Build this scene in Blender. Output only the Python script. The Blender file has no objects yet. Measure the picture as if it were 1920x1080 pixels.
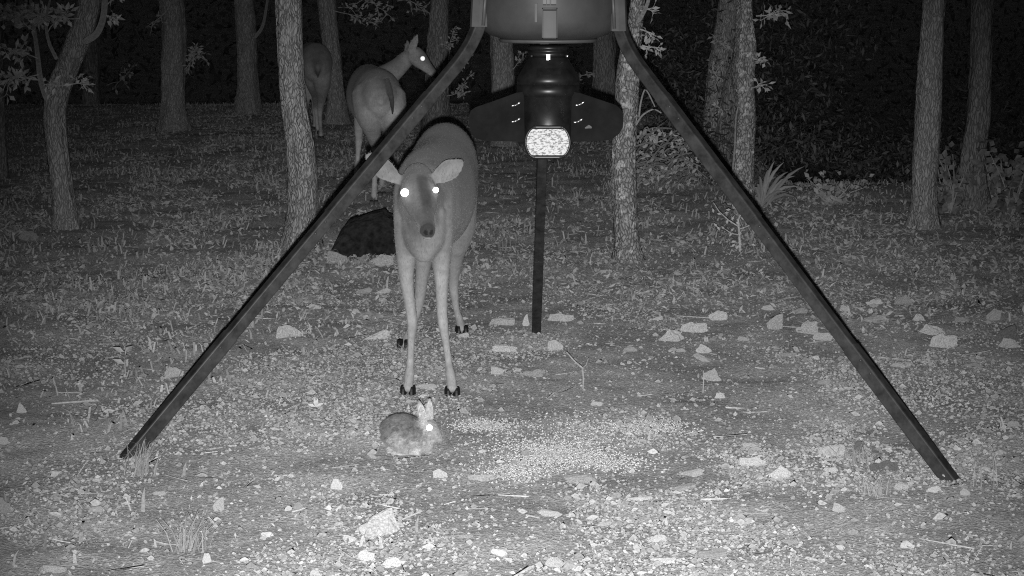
import bpy, math
import numpy as np
from mathutils import Vector, kdtree

RNG = np.random.default_rng(11)
scene = bpy.context.scene
COL = scene.collection

# ------------------------------------------------------------------ camera
CAM_H, FPX, HORIZON = 1.5, 3557.0, -35.0          # metres, focal in 1920-wide pixels
PITCH = math.atan((540 - HORIZON) / FPX)
cam = bpy.data.cameras.new('camera')
cam.sensor_width = 36.0
cam.lens = 36.0 * FPX / 1920.0
cam.clip_start, cam.clip_end = 0.05, 500.0
cam_ob = bpy.data.objects.new('camera', cam)
cam_ob.location = (0, 0, CAM_H)
cam_ob.rotation_euler = (math.pi / 2 - PITCH, 0, 0)
COL.objects.link(cam_ob)
scene.camera = cam_ob

# ------------------------------------------------------------------ night sky, very dim
SKY_STRENGTH = 0.012
world = bpy.data.worlds.new('World')
scene.world = world
world.use_nodes = True
wt = world.node_tree
wt.nodes.clear()
sky = wt.nodes.new('ShaderNodeTexSky')
sky.sky_type = 'NISHITA'
sky.sun_disc = False
sky.sun_elevation = math.radians(3)
sky.sun_rotation = math.radians(200)
bw = wt.nodes.new('ShaderNodeRGBToBW')
bg = wt.nodes.new('ShaderNodeBackground')
wo = wt.nodes.new('ShaderNodeOutputWorld')
bg.inputs['Strength'].default_value = SKY_STRENGTH
wt.links.new(sky.outputs[0], bw.inputs[0])
wt.links.new(bw.outputs[0], bg.inputs['Color'])
wt.links.new(bg.outputs[0], wo.inputs['Surface'])

# ------------------------------------------------------------------ the infrared lamp of the wildlife camera (the only light at night)
LAMP_POWER = 3150.0
sp = bpy.data.lights.new('infrared_lamp', 'SPOT')
sp.energy = LAMP_POWER
sp.color = (1, 1, 1)
sp.spot_size = math.radians(41)
sp.spot_blend = 1.0
sp.shadow_soft_size = 0.010
sp_ob = bpy.data.objects.new('infrared_lamp', sp)
sp_ob.location = (0.0, 0.0, CAM_H - 0.05)
LAMP_AIM = Vector((0.05, 6.4, 0.0))
sp_ob.rotation_euler = (LAMP_AIM - sp_ob.location).to_track_quat('-Z', 'Y').to_euler()
COL.objects.link(sp_ob)

# ------------------------------------------------------------------ exposure
scene.view_settings.view_transform = 'Standard'
scene.view_settings.look = 'None'
scene.view_settings.exposure = 0.0
scene.view_settings.gamma = 1.0
scene.view_settings.use_curve_mapping = False
scene.cycles.use_denoising = False
scene.cycles.max_bounces = 4
scene.cycles.sample_clamp_indirect = 0.6
scene.cycles.caustics_reflective = False
scene.cycles.caustics_refractive = False
scene.cycles.pixel_filter_type = 'BLACKMAN_HARRIS'
scene.cycles.filter_width = 1.15

# ================================================================== helpers
def ray(px, py):
    c, s = math.cos(PITCH), math.sin(PITCH)
    a, b = (px - 960) / FPX, -(py - 540) / FPX
    return np.array([a, c + b * s, -s + b * c])

def W(px, py, Y):
    """the point seen at a photo position, Y metres in front of the camera"""
    d = ray(px, py)
    return np.array([0, 0, CAM_H]) + d * (Y / d[1])

def G0(px, py):
    d = ray(px, py)
    return np.array([0, 0, CAM_H]) + d * (CAM_H / -d[2])

def hash2(ix, iy, seed=0):
    h = (ix.astype(np.int64) * 374761393 + iy.astype(np.int64) * 668265263 + seed * 2147483647) & 0xFFFFFFFF
    h = ((h ^ (h >> 13)) * 1274126177) & 0xFFFFFFFF
    h = h ^ (h >> 16)
    return (h & 0xFFFFFF) / float(0xFFFFFF)

def vnoise(x, y, seed=0):
    x, y = np.asarray(x, float), np.asarray(y, float)
    ix, iy = np.floor(x), np.floor(y)
    fx, fy = x - ix, y - iy
    fx, fy = fx * fx * (3 - 2 * fx), fy * fy * (3 - 2 * fy)
    a, b = hash2(ix, iy, seed), hash2(ix + 1, iy, seed)
    c, d = hash2(ix, iy + 1, seed), hash2(ix + 1, iy + 1, seed)
    return (a * (1 - fx) + b * fx) * (1 - fy) + (c * (1 - fx) + d * fx) * fy

def fbm(x, y, octv=4, seed=0):
    s, a, t = 0, 1.0, 0
    for k in range(octv):
        s = s + a * vnoise(x * 2 ** k, y * 2 ** k, seed + k * 17)
        t += a
        a *= 0.5
    return s / t

def sstep(a, b, x):
    t = np.clip((np.asarray(x, float) - a) / (b - a), 0, 1)
    return t * t * (3 - 2 * t)

def gz(x, y):
    """ground height: small swells, then the land falls away behind a crest that comes nearer on the right"""
    x, y = np.asarray(x, float), np.asarray(y, float)
    u = x / np.maximum(y, 1.0)
    crest = 23.0 - 9.5 * sstep(0.085, 0.15, u) + 1.2 * (fbm(x * .35, y * .05, 2, 9) - .5)
    z = 0.030 * (fbm(x * 1.1, y * 1.1, 3, 1) - .5) + 0.022 * (fbm(x * 6, y * 6, 3, 4) - .5)
    over = np.maximum(y - crest, 0)
    z = z - np.minimum(0.16 * over * over / (over + 1.2), 4.0)
    z = z + 7.5 * sstep(48, 110, y)
    return z

def set_props(o, label=None, cat=None, group=None, kind=None):
    if label: o['label'] = label
    if cat: o['category'] = cat
    if group: o['group'] = group
    if kind: o['kind'] = kind
    return o

def empty(name, loc, label, cat, group=None):
    o = bpy.data.objects.new(name, None)
    o.empty_display_size = 0.1
    o.location = Vector(loc)
    COL.objects.link(o)
    return set_props(o, label, cat, group)

class Geo:
    """collects verts / faces / one grey value per vertex; build() links ONE mesh object"""
    def __init__(s):
        s.v, s.f, s.c, s.n = [], [], [], 0
    def add(s, v, f, c=0.3):
        v = np.asarray(v, float).reshape(-1, 3)
        s.v.append(v)
        s.c.append(np.full(len(v), c, float) if np.isscalar(c) else np.asarray(c, float))
        for q in f: s.f.append([i + s.n for i in q])
        s.n += len(v)
    def tube(s, pts, rad, seg=8, c=0.3, cap=True):
        pts = np.asarray(pts, float)
        n = len(pts)
        rad = np.full(n, rad, float) if np.isscalar(rad) else np.asarray(rad, float)
        T = np.gradient(pts, axis=0)
        T /= np.linalg.norm(T, axis=1)[:, None] + 1e-9
        ref = np.array([0.13, 1, 0.07]) if abs(T[0][1]) < .8 else np.array([1, 0.1, 0.2])
        a = np.linspace(0, 2 * np.pi, seg, endpoint=False)
        V = []
        for i in range(n):
            S = np.cross(T[i], ref); S /= np.linalg.norm(S) + 1e-9
            U = np.cross(S, T[i])
            V.append(pts[i] + rad[i] * (np.cos(a)[:, None] * S + np.sin(a)[:, None] * U))
        F = []
        for i in range(n - 1):
            for j in range(seg):
                k = (j + 1) % seg
                F.append([i * seg + j, i * seg + k, (i + 1) * seg + k, (i + 1) * seg + j])
        if cap:
            F.append(list(range(seg))[::-1])
            F.append([(n - 1) * seg + j for j in range(seg)])
        s.add(np.concatenate(V), F, c)
    def lathe(s, prof, centre, seg=40, c=0.3, squash=(1, 1)):
        a = np.linspace(0, 2 * np.pi, seg, endpoint=False)
        V, F = [], []
        for r, z in prof:
            V.append(np.stack([centre[0] + r * squash[0] * np.cos(a), centre[1] + r * squash[1] * np.sin(a), np.full(seg, centre[2] + z)], 1))
        n = len(prof)
        for i in range(n - 1):
            for j in range(seg):
                k = (j + 1) % seg
                F.append([i * seg + j, i * seg + k, (i + 1) * seg + k, (i + 1) * seg + j])
        F.append(list(range(seg))[::-1])
        F.append([(n - 1) * seg + j for j in range(seg)])
        s.add(np.concatenate(V), F, c)
    def leaf(s, p, d, nrm, L, w, c=0.45, fold=0.25):
        d = np.asarray(d, float); d /= np.linalg.norm(d) + 1e-9
        sd = np.cross(d, nrm); sd /= np.linalg.norm(sd) + 1e-9
        up = np.cross(sd, d)
        p = np.asarray(p, float)
        m = p + d * L * .45
        V = [p, m + sd * w + up * w * fold, p + d * L - up * L * .12, m - sd * w + up * w * fold, m]
        s.add(V, [[0, 4, 1], [4, 2, 1], [0, 3, 4], [4, 3, 2]], c)
    def build(s, name, mat, parent=None, smooth=True, origin=None):
        me = bpy.data.meshes.new(name)
        V = np.concatenate(s.v)
        o_at = np.zeros(3)
        if parent is not None: o_at = np.array(world_loc(parent))
        elif origin is not None: o_at = np.array(origin, float)
        V = V - o_at
        me.from_pydata(V.tolist(), [], s.f)
        at = me.color_attributes.new('tone', 'FLOAT_COLOR', 'POINT')
        cc = np.concatenate(s.c)
        at.data.foreach_set('color', np.stack([cc, cc, cc, np.ones_like(cc)], 1).ravel())
        if smooth: me.polygons.foreach_set('use_smooth', [True] * len(me.polygons))
        me.materials.append(mat)
        o = bpy.data.objects.new(name, me)
        COL.objects.link(o)
        if parent is not None: o.parent = parent
        elif origin is not None: o.location = Vector(origin)
        return o

def world_loc(o):
    v = Vector(o.location)
    while o.parent is not None:
        o = o.parent
        v = v + Vector(o.location)
    return v

def fast_mesh(name, V, F, tone, mat, smooth=False):
    """big vertex/face arrays (all faces the same size) into one mesh object"""
    me = bpy.data.meshes.new(name)
    k = F.shape[1]
    me.vertices.add(len(V)); me.vertices.foreach_set('co', V.astype(np.float32).ravel())
    me.loops.add(F.size); me.loops.foreach_set('vertex_index', F.astype(np.int32).ravel())
    me.polygons.add(len(F))
    me.polygons.foreach_set('loop_start', np.arange(0, F.size, k, dtype=np.int32))
    me.polygons.foreach_set('loop_total', np.full(len(F), k, dtype=np.int32))
    if smooth: me.polygons.foreach_set('use_smooth', np.ones(len(F), dtype=bool))
    me.update(calc_edges=True)
    if tone is not None:
        at = me.color_attributes.new('tone', 'FLOAT_COLOR', 'POINT')
        at.data.foreach_set('color', np.stack([tone, tone, tone, np.ones_like(tone)], 1).astype(np.float32).ravel())
    me.materials.append(mat)
    o = bpy.data.objects.new(name, me)
    COL.objects.link(o)
    return o

# ================================================================== materials (all neutral: an infrared camera sees no colour)
def new_mat(name):
    m = bpy.data.materials.new(name)
    m.use_nodes = True
    nt = m.node_tree
    return m, nt, nt.nodes['Principled BSDF']

def ramp(nt, fac, stops):
    r = nt.nodes.new('ShaderNodeValToRGB')
    el = r.color_ramp.elements
    while len(el) < len(stops): el.new(0.5)
    for e, (p, v) in zip(el, stops):
        e.position = p
        e.color = (v, v, v, 1)
    nt.links.new(fac, r.inputs[0])
    return r.outputs[0]

def coords(nt, scale=(1, 1, 1), kind='Object'):
    tc = nt.nodes.new('ShaderNodeTexCoord')
    mp = nt.nodes.new('ShaderNodeMapping')
    mp.inputs['Scale'].default_value = scale
    nt.links.new(tc.outputs[kind], mp.inputs[0])
    return mp.outputs[0]

def noise(nt, vec, scale, detail=4, rough=.6):
    n = nt.nodes.new('ShaderNodeTexNoise')
    n.inputs['Scale'].default_value = scale
    n.inputs['Detail'].default_value = detail
    n.inputs['Roughness'].default_value = rough
    nt.links.new(vec, n.inputs['Vector'])
    return n.outputs[0]

def vor(nt, vec, scale, feature='F1'):
    n = nt.nodes.new('ShaderNodeTexVoronoi')
    n.feature = feature
    n.inputs['Scale'].default_value = scale
    nt.links.new(vec, n.inputs['Vector'])
    return n.outputs[0]

def mix(nt, a, b, fac=None, mode='MULTIPLY', f=1.0):
    m = nt.nodes.new('ShaderNodeMix')
    m.data_type = 'RGBA'
    m.blend_type = mode
    m.inputs[0].default_value = f
    if fac is not None: nt.links.new(fac, m.inputs[0])
    for s, v in ((6, a), (7, b)):
        if isinstance(v, (int, float)): m.inputs[s].default_value = (v, v, v, 1)
        else: nt.links.new(v, m.inputs[s])
    return m.outputs[2]

def bump(nt, bsdf, h, strength, dist):
    b = nt.nodes.new('ShaderNodeBump')
    b.inputs['Strength'].default_value = strength
    b.inputs['Distance'].default_value = dist
    nt.links.new(h, b.inputs['Height'])
    nt.links.new(b.outputs[0], bsdf.inputs['Normal'])

def tone_attr(nt):
    a = nt.nodes.new('ShaderNodeAttribute')
    a.attribute_name = 'tone'
    return a.outputs['Color']

def m_soil():
    m, nt, b = new_mat('soil')
    v = coords(nt)
    big = ramp(nt, noise(nt, v, 2.2, 6, .65), [(.34, .23), (.66, .44)])
    fine = ramp(nt, noise(nt, v, 60, 6, .75), [(.3, .70), (.5, 1.0), (.72, 1.25)])
    grit = ramp(nt, vor(nt, v, 110), [(.0, 1.25), (.35, 1.0), (.7, .75)])
    c = mix(nt, mix(nt, big, fine), grit)
    nt.links.new(c, b.inputs['Base Color'])
    b.inputs['Roughness'].default_value = .95
    b.inputs['Specular IOR Level'].default_value = .1
    b.inputs['Diffuse Roughness'].default_value = 1.0
    bump(nt, b, mix(nt, fine, grit, mode='ADD'), 1.0, .012)
    return m

def m_tone(name, rough=.85, spec=.2, scale=120, lo=.7, hi=1.3, bstr=.4, bdist=.002, sc=(1, 1, 1)):
    m, nt, b = new_mat(name)
    n = noise(nt, coords(nt, sc), scale, 4, .65)
    c = mix(nt, tone_attr(nt), ramp(nt, n, [(.3, lo), (.7, hi)]))
    nt.links.new(c, b.inputs['Base Color'])
    b.inputs['Roughness'].default_value = rough
    b.inputs['Specular IOR Level'].default_value = spec
    if spec < .25: b.inputs['Diffuse Roughness'].default_value = 1.0
    bump(nt, b, n, bstr, bdist)
    return m

def m_bark(name, lo, hi, lichen=0.0, stretch=.30, scale=64, gap=.40):
    m, nt, b = new_mat(name)
    v0 = coords(nt)
    # wobble the plates so that they do not line up
    wn = nt.nodes.new('ShaderNodeTexNoise'); wn.inputs['Scale'].default_value = 9; wn.inputs['Detail'].default_value = 3
    nt.links.new(v0, wn.inputs['Vector'])
    ad = nt.nodes.new('ShaderNodeVectorMath'); ad.operation = 'MULTIPLY_ADD'
    nt.links.new(wn.outputs['Color'], ad.inputs[0]); ad.inputs[1].default_value = (.075, .075, .11); nt.links.new(v0, ad.inputs[2])
    mp = nt.nodes.new('ShaderNodeMapping'); mp.inputs['Scale'].default_value = (1, 1, stretch)
    nt.links.new(ad.outputs[0], mp.inputs[0])
    v = mp.outputs[0]
    edge = ramp(nt, vor(nt, v, scale, 'DISTANCE_TO_EDGE'), [(.0, gap), (.14, .92), (.5, 1.15)])
    brk = ramp(nt, noise(nt, v, 38, 4, .7), [(.44, .15), (.64, .9)])
    edge = mix(nt, edge, brk, mode='LIGHTEN')
    n = noise(nt, v, 55, 5, .7)
    base = ramp(nt, n, [(.3, lo), (.7, hi)])
    c = mix(nt, base, edge)
    if lichen:
        sp_ = ramp(nt, noise(nt, v0, 26, 3, .6), [(.56, 0), (.64, 1)])
        c = mix(nt, c, lichen, fac=sp_, mode='MIX')
    nt.links.new(c, b.inputs['Base Color'])
    b.inputs['Roughness'].default_value = .95
    b.inputs['Specular IOR Level'].default_value = .1
    bump(nt, b, mix(nt, edge, n, mode='ADD'), .9, .012)
    return m

def m_plain(name, val, rough=.5, spec=.5, metal=0.0, var=.25, scale=30, bstr=.1, bdist=.001):
    m, nt, b = new_mat(name)
    n = noise(nt, coords(nt), scale, 5, .65)
    c = ramp(nt, n, [(.3, val * (1 - var)), (.7, val * (1 + var))])
    nt.links.new(c, b.inputs['Base Color'])
    b.inputs['Roughness'].default_value = rough
    b.inputs['Specular IOR Level'].default_value = spec
    b.inputs['Metallic'].default_value = metal
    bump(nt, b, n, bstr, bdist)
    return m

def m_stone(name, lo, hi):
    lo, hi = lo * .60, hi * .70
    m, nt, b = new_mat(name)
    v = coords(nt)
    n = noise(nt, v, 9, 6, .7)
    n2 = noise(nt, v, 70, 3, .7)
    oi = nt.nodes.new('ShaderNodeObjectInfo')
    per = nt.nodes.new('ShaderNodeMapRange'); per.inputs[3].default_value = .8; per.inputs[4].default_value = 1.2
    nt.links.new(oi.outputs['Random'], per.inputs[0])
    c = mix(nt, ramp(nt, n, [(.32, lo * .6), (.62, hi)]), ramp(nt, n2, [(.3, .66), (.7, 1.22)]))
    c = mix(nt, c, per.outputs[0])
    nt.links.new(c, b.inputs['Base Color'])
    b.inputs['Roughness'].default_value = .9
    b.inputs['Specular IOR Level'].default_value = .2
    b.inputs['Diffuse Roughness'].default_value = 1.0
    bump(nt, b, mix(nt, n, n2, mode='ADD'), .35, .006)
    return m

def m_fur(name, sc=(1, 1, 1), scale=90, lo=.7, hi=1.25):
    m, nt, b = new_mat(name)
    v = coords(nt, sc)
    n = noise(nt, v, scale, 4, .7)
    n2 = noise(nt, coords(nt), 14, 3, .5)
    c = mix(nt, mix(nt, tone_attr(nt), ramp(nt, n, [(.3, lo), (.7, hi)])), ramp(nt, n2, [(.3, .84), (.7, 1.14)]))
    n3 = noise(nt, coords(nt, (.45, 1.6, 1.5)), 26, 3, .6)
    c = mix(nt, c, ramp(nt, n3, [(.3, .90), (.7, 1.10)]))
    nt.links.new(c, b.inputs['Base Color'])
    b.inputs['Roughness'].default_value = .9
    b.inputs['Specular IOR Level'].default_value = .1
    b.inputs['Sheen Weight'].default_value = .08
    b.inputs['Sheen Roughness'].default_value = .5
    bump(nt, b, n, .25, .003)
    return m

MAT = dict(
    soil=m_soil(),
    litter=m_tone('dry_leaf', scale=200),
    grass=m_tone('dry_grass', scale=200),
    gravel=m_tone('gravel_stone', scale=160, bstr=.6),
    corn=m_tone('corn_kernel', rough=.6, spec=.4, scale=200, lo=.85, hi=1.1),
    twig=m_tone('twig_bark', scale=90, lo=.6),
    leaf=m_tone('green_leaf', rough=.6, spec=.3, scale=90, lo=.8, hi=1.15),
    bark_pale=m_bark('pale_furrowed_bark', .28, .48, stretch=.20, scale=84, gap=.34),
    bark_mid=m_bark('grey_furrowed_bark', .24, .44, stretch=.17, scale=78, gap=.52),
    bark_lichen=m_bark('lichen_spotted_bark', .21, .40, lichen=.56, stretch=.5),
    bark_dark=m_bark('dark_bark', .17, .32, stretch=.14, scale=60, gap=.5),
    stone=m_stone('limestone', .42, .66),
    stone_dull=m_stone('dull_limestone', .30, .46),
    stone_dark=m_stone('dark_stone', .12, .20),
    fur=m_fur('deer_fur', sc=(1, 1, .45), scale=120, lo=.84, hi=1.14),
    rabbit_fur=m_fur('rabbit_fur', scale=130, lo=.45, hi=1.4),
    hair=m_tone('deer_hair', rough=.8, spec=.15, scale=60, lo=.9, hi=1.1, bstr=0),
    hoof=m_plain('black_hoof', .012, .5, .3),
    eye=m_plain('eyeshine', .95, .40, .5, metal=1.0, var=.03),
    steel=m_plain('black_painted_tube', .030, .42, .35, var=.55, scale=24),
    plastic=m_plain('dark_plastic', .050, .55, .35, var=.16, scale=14, bstr=.15, bdist=.002),
    plastic_light=m_plain('grey_plastic', .068, .5, .4, var=.15, scale=20),
    black=m_plain('black_plastic', .010, .38, .40, var=.5, scale=22),
    wing=m_plain('matt_black_sheet', .006, .7, .12, var=.6, scale=12),
    zinc=m_plain('bright_zinc', .85, .32, .5, metal=1.0, var=.1),
    mound=m_tone('black_mound_surface', rough=.95, spec=.05, scale=28, lo=.35, hi=1.6, bstr=.8, bdist=.02),
)

# reflective plate of the feeder spout: bright, crinkled foil
def m_plate():
    m, nt, b = new_mat('bright_crinkled_plate')
    v = coords(nt, (1, 1, 2.4))
    n = noise(nt, v, 110, 3, .6)
    nt.links.new(ramp(nt, n, [(.42, .12), (.52, .44)]), b.inputs['Base Color'])
    b.inputs['Roughness'].default_value = .65
    b.inputs['Metallic'].default_value = .22
    bump(nt, b, n, .22, .003)
    return m
MAT['plate'] = m_plate()

# ================================================================== ground
def spaced(a, b, s0, growth, smax):
    out, s = [a], s0
    while out[-1] < b:
        out.append(out[-1] + s)
        s = min(s * growth, smax)
    return np.array(out)

ys = np.concatenate([np.linspace(0.5, 4.2, 40)[:-1], spaced(4.2, 140, .022, 1.006, 1.5)])
xp = spaced(0, 70, .022, 1.012, 2.0)
xs = np.concatenate([-xp[::-1][:-1], xp])
X, Yg = np.meshgrid(xs, ys)
Z = gz(X, Yg)
V = np.stack([X.ravel(), Yg.ravel(), Z.ravel()], 1)
nx, ny = len(xs), len(ys)
idx = np.arange(nx * ny).reshape(ny, nx)
F = np.stack([idx[:-1, :-1].ravel(), idx[:-1, 1:].ravel(), idx[1:, 1:].ravel(), idx[1:, :-1].ravel()], 1)
ground = fast_mesh('ground', V, F, None, MAT['soil'], True)
set_props(ground, kind='structure')

# ---- where the feed lies and where litter lies, in world metres
def feed_centre(x, y):
    """0..1: bare trampled ground under the feeder"""
    return np.exp(-(((x - .35) / 1.5) ** 2 + ((y - 6.6) / 1.9) ** 2))

def scatter(n, y0, y1, half=.31, power=1.0, margin=.6):
    """points on the ground in the wedge the camera looks into (and a margin beside it)"""
    u = RNG.random(n)
    y = (y0 ** (2 - power) + u * (y1 ** (2 - power) - y0 ** (2 - power))) ** (1 / (2 - power)) if power != 2 else y0 * (y1 / y0) ** u
    x = (RNG.random(n) * 2 - 1) * (y * half + margin)
    return x, y

def rot_frames(n, tilt):
    """random in-plane heading and tilt -> direction, side, normal arrays"""
    a = RNG.random(n) * 2 * np.pi
    t = RNG.normal(0, tilt, n)
    r = RNG.normal(0, tilt, n)
    d = np.stack([np.cos(a) * np.cos(t), np.sin(a) * np.cos(t), np.sin(t)], 1)
    s = np.stack([-np.sin(a) * np.cos(r), np.cos(a) * np.cos(r), np.sin(r)], 1)
    nrm = np.cross(d, s)
    nrm /= np.linalg.norm(nrm, axis=1)[:, None]
    return d, s, nrm

def leaves_on_ground(name, n, y0, y1, L, tones, keep, mat, power=1.3, tilt=.50, aspect=.19):
    x, y = scatter(n, y0, y1, .30, power)
    k = RNG.random(n) < keep(x, y)
    x, y = x[k], y[k]
    n = len(x)
    l = L[0] + (L[1] - L[0]) * RNG.random(n) ** 1.6
    l = l * (.38 + .62 * sstep(6.0, 9.5, y))
    w = l * aspect * (.6 + .8 * RNG.random(n))
    d, s, nr = rot_frames(n, tilt)
    c = np.stack([x, y, gz(x, y) + .004 + .010 * RNG.random(n)], 1)
    curl = (RNG.random(n) - .3) * .35
    A = c - d * l[:, None] * .5
    B = c + s * w[:, None] + nr * (w * .35)[:, None]
    C = c + d * l[:, None] * .5 + nr * (l * curl)[:, None]
    D = c - s * w[:, None] + nr * (w * .35)[:, None]
    V = np.stack([A, B, C, D], 1).reshape(-1, 3)
    i = np.arange(n)[:, None] * 4
    F = np.concatenate([i + np.array([[0, 2, 1]]), i + np.array([[0, 3, 2]])])
    t = tones[0] + (tones[1] - tones[0]) * RNG.random(n) ** 1.5
    o = fast_mesh(name, V, F, np.repeat(t, 4), mat)
    return set_props(o, kind='stuff')

lit_patch = lambda x, y: .25 + .75 * sstep(.38, .62, fbm(x * 1.6 + 3, y * 1.1, 3, 21))
def keep_litter(x, y):
    left = sstep(.6, -1.2, x + .04 * (y - 8))
    far = sstep(7.4, 9.2, y)
    base = np.clip(.10 + .35 * left + .65 * far, 0, 1)
    return base * (1 - .85 * feed_centre(x, y)) * (.12 + .88 * sstep(.42, .60, fbm(x * 2.6 + 3, y * 1.7, 4, 21)))
o = leaves_on_ground('leaf_litter', 230000, 4.3, 24.5, (.015, .055), (.12, .38), keep_litter, MAT['litter'])
set_props(o, 'dry fallen leaves and chips strewn over the whole woodland floor', 'leaf litter')

# ---- low dry grass blades
def grass_stuff(name, n, y0, y1, keep, L, tones, power=1.2):
    x, y = scatter(n, y0, y1, .30, power)
    k = RNG.random(n) < keep(x, y)
    x, y = x[k], y[k]; n = len(x)
    a = RNG.random(n) * 2 * np.pi
    l = L[0] + (L[1] - L[0]) * RNG.random(n) ** 2
    lean = .3 + .9 * RNG.random(n)
    out = np.stack([np.cos(a), np.sin(a), np.zeros(n)], 1)
    b = np.stack([x, y, gz(x, y) - .004], 1)
    sd = np.stack([-np.sin(a), np.cos(a), np.zeros(n)], 1) * (.0028 + .0035 * RNG.random(n))[:, None]
    up = np.array([0, 0, 1.0])
    mid = b + out * (l * .35 * lean)[:, None] + up * (l * .55)[:, None]
    tip = b + out * (l * 1.0 * lean)[:, None] + up * (l * np.clip(1.05 - .62 * lean, .12, 1))[:, None]
    V = np.stack([b - sd, b + sd, mid + sd * .8, mid - sd * .8, tip], 1).reshape(-1, 3)
    i = np.arange(n)[:, None] * 5
    F = np.concatenate([i + np.array([[0, 1, 2]]), i + np.array([[0, 2, 3]]), i + np.array([[3, 2, 4]])])
    t = tones[0] + (tones[1] - tones[0]) * RNG.random(n)
    o = fast_mesh(name, V, F, np.repeat(t, 5), MAT['grass'])
    return set_props(o, kind='stuff')
def keep_grass(x, y):
    left = sstep(.4, -1.5, x)
    far = sstep(8.0, 10.5, y)
    clump = sstep(.5, .68, fbm(x * 2.2, y * 1.6, 3, 33))
    return np.clip(.03 + .3 * left + .6 * far, 0, 1) * (.12 + .88 * clump) * (1 - .95 * feed_centre(x, y))
o = grass_stuff('grass', 80000, 4.4, 24.5, keep_grass, (.02, .095), (.12, .36))
set_props(o, 'sparse dry grass blades between the trees', 'grass')

# ---- gravel
OCT = np.array([[1, 0, 0], [-1, 0, 0], [0, 1, 0], [0, -1, 0], [0, 0, 1], [0, 0, -1]], float)
OCF = np.array([[0, 2, 4], [2, 1, 4], [1, 3, 4], [3, 0, 4], [2, 0, 5], [1, 2, 5], [3, 1, 5], [0, 3, 5]])
def pebbles(name, x, y, r, tone, mat, sink=.25, flat=(.35, .8)):
    n = len(x)
    a = RNG.random(n) * 2 * np.pi
    sx = r * (.8 + .7 * RNG.random(n)); sy = r * (.6 + .5 * RNG.random(n)); sz = r * (flat[0] + (flat[1] - flat[0]) * RNG.random(n))
    P = OCT[None] * (1 + .35 * (RNG.random((n, 6, 1)) - .5))
    P = P + .25 * (RNG.random((n, 6, 3)) - .5)
    P = P * np.stack([sx, sy, sz], 1)[:, None, :]
    tl = RNG.normal(0, .3, n)
    Px = P[..., 0] * np.cos(tl)[:, None] - P[..., 2] * np.sin(tl)[:, None]
    Pz = P[..., 0] * np.sin(tl)[:, None] + P[..., 2] * np.cos(tl)[:, None]
    Qx = Px * np.cos(a)[:, None] - P[..., 1] * np.sin(a)[:, None] + x[:, None]
    Qy = Px * np.sin(a)[:, None] + P[..., 1] * np.cos(a)[:, None] + y[:, None]
    Qz = Pz + (gz(x, y) + sz * (1 - 2 * sink))[:, None]
    V = np.stack([Qx, Qy, Qz], 2).reshape(-1, 3)
    F = (np.arange(n)[:, None, None] * 6 + OCF[None]).reshape(-1, 3)
    o = fast_mesh(name, V, F, np.repeat(tone, 6), mat)
    return set_props(o, kind='stuff')

x, y = scatter(230000, 4.2, 12.5, .30, 1.6, .4)
k = RNG.random(len(x)) < np.clip(.30 + .75 * feed_centre(x, y) + .2, 0, 1) * (.16 + .84 * sstep(.40, .60, fbm(x * 2.3, y * 1.9, 4, 51))) * sstep(12.5, 8.5, y)
x, y = x[k], y[k]
r = .0026 + .0060 * RNG.random(len(x)) ** 2.2 + .010 * (RNG.random(len(x)) > .985)
t = .18 + .17 * RNG.random(len(x)) ** 1.4 + .08 * (RNG.random(len(x)) > .93)
o = pebbles('gravel', x, y, r, t, MAT['gravel'])
set_props(o, 'fine gravel and grit over the trampled ground around the feeder', 'gravel')

# ---- spilled corn in bright drifts (centres read off the photograph)
cx, cy = [], []
for (px, py, rx, ry, n) in [(905, 795, 60, 13, 620), (1210, 800, 80, 15, 900), (1040, 848, 100, 24, 2100), (960, 884, 75, 20, 600), (1130, 866, 90, 18, 700),
                            (1050, 820, 190, 50, 700)]:
    g = RNG.normal(0, .50, (n, 2))
    for gx, gy in g:
        p = G0(px + gx * rx, py + gy * ry)
        cx.append(p[0]); cy.append(p[1])
cx, cy = np.array(cx), np.array(cy)
o = pebbles('corn', cx, cy, .0032 + .0018 * RNG.random(len(cx)), .34 + .26 * RNG.random(len(cx)), MAT['corn'], sink=.1, flat=(.5, .8))
set_props(o, 'pale spilled corn kernels lying in drifts below the feeder', 'corn')

# ---- small sticks
n = 900
x, y = scatter(n, 4.4, 20, .30, 1.4)
a = RNG.normal(0, .9, n); l = .02 + .07 * RNG.random(n) ** 2; r = .0012 + .002 * RNG.random(n)
d = np.stack([np.cos(a), np.sin(a), RNG.normal(0, .1, n)], 1)
c = np.stack([x, y, gz(x, y) + .002], 1)
sd = np.stack([-np.sin(a), np.cos(a), np.zeros(n)], 1)
up = np.array([[0, 0, 1.0]])
ring = [sd * r[:, None], -sd * (r * .5)[:, None] + up * (r * .87)[:, None], -sd * (r * .5)[:, None] - up * (r * .87)[:, None]]
V = np.stack([c - d * l[:, None] + q for q in ring] + [c + d * l[:, None] + sd * (l * .1 * RNG.normal(0, 1, n))[:, None] + q * .6 for q in ring], 1).reshape(-1, 3)
i = np.arange(n)[:, None] * 6
F = np.concatenate([i + np.array([q]) for q in ([0, 1, 4, 3], [1, 2, 5, 4], [2, 0, 3, 5])])
o = fast_mesh('fallen_twigs', V, F, np.repeat(.18 + .24 * RNG.random(n), 6), MAT['twig'])
set_props(o, 'short dead twigs lying in the litter', 'twigs', kind='stuff')

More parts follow.
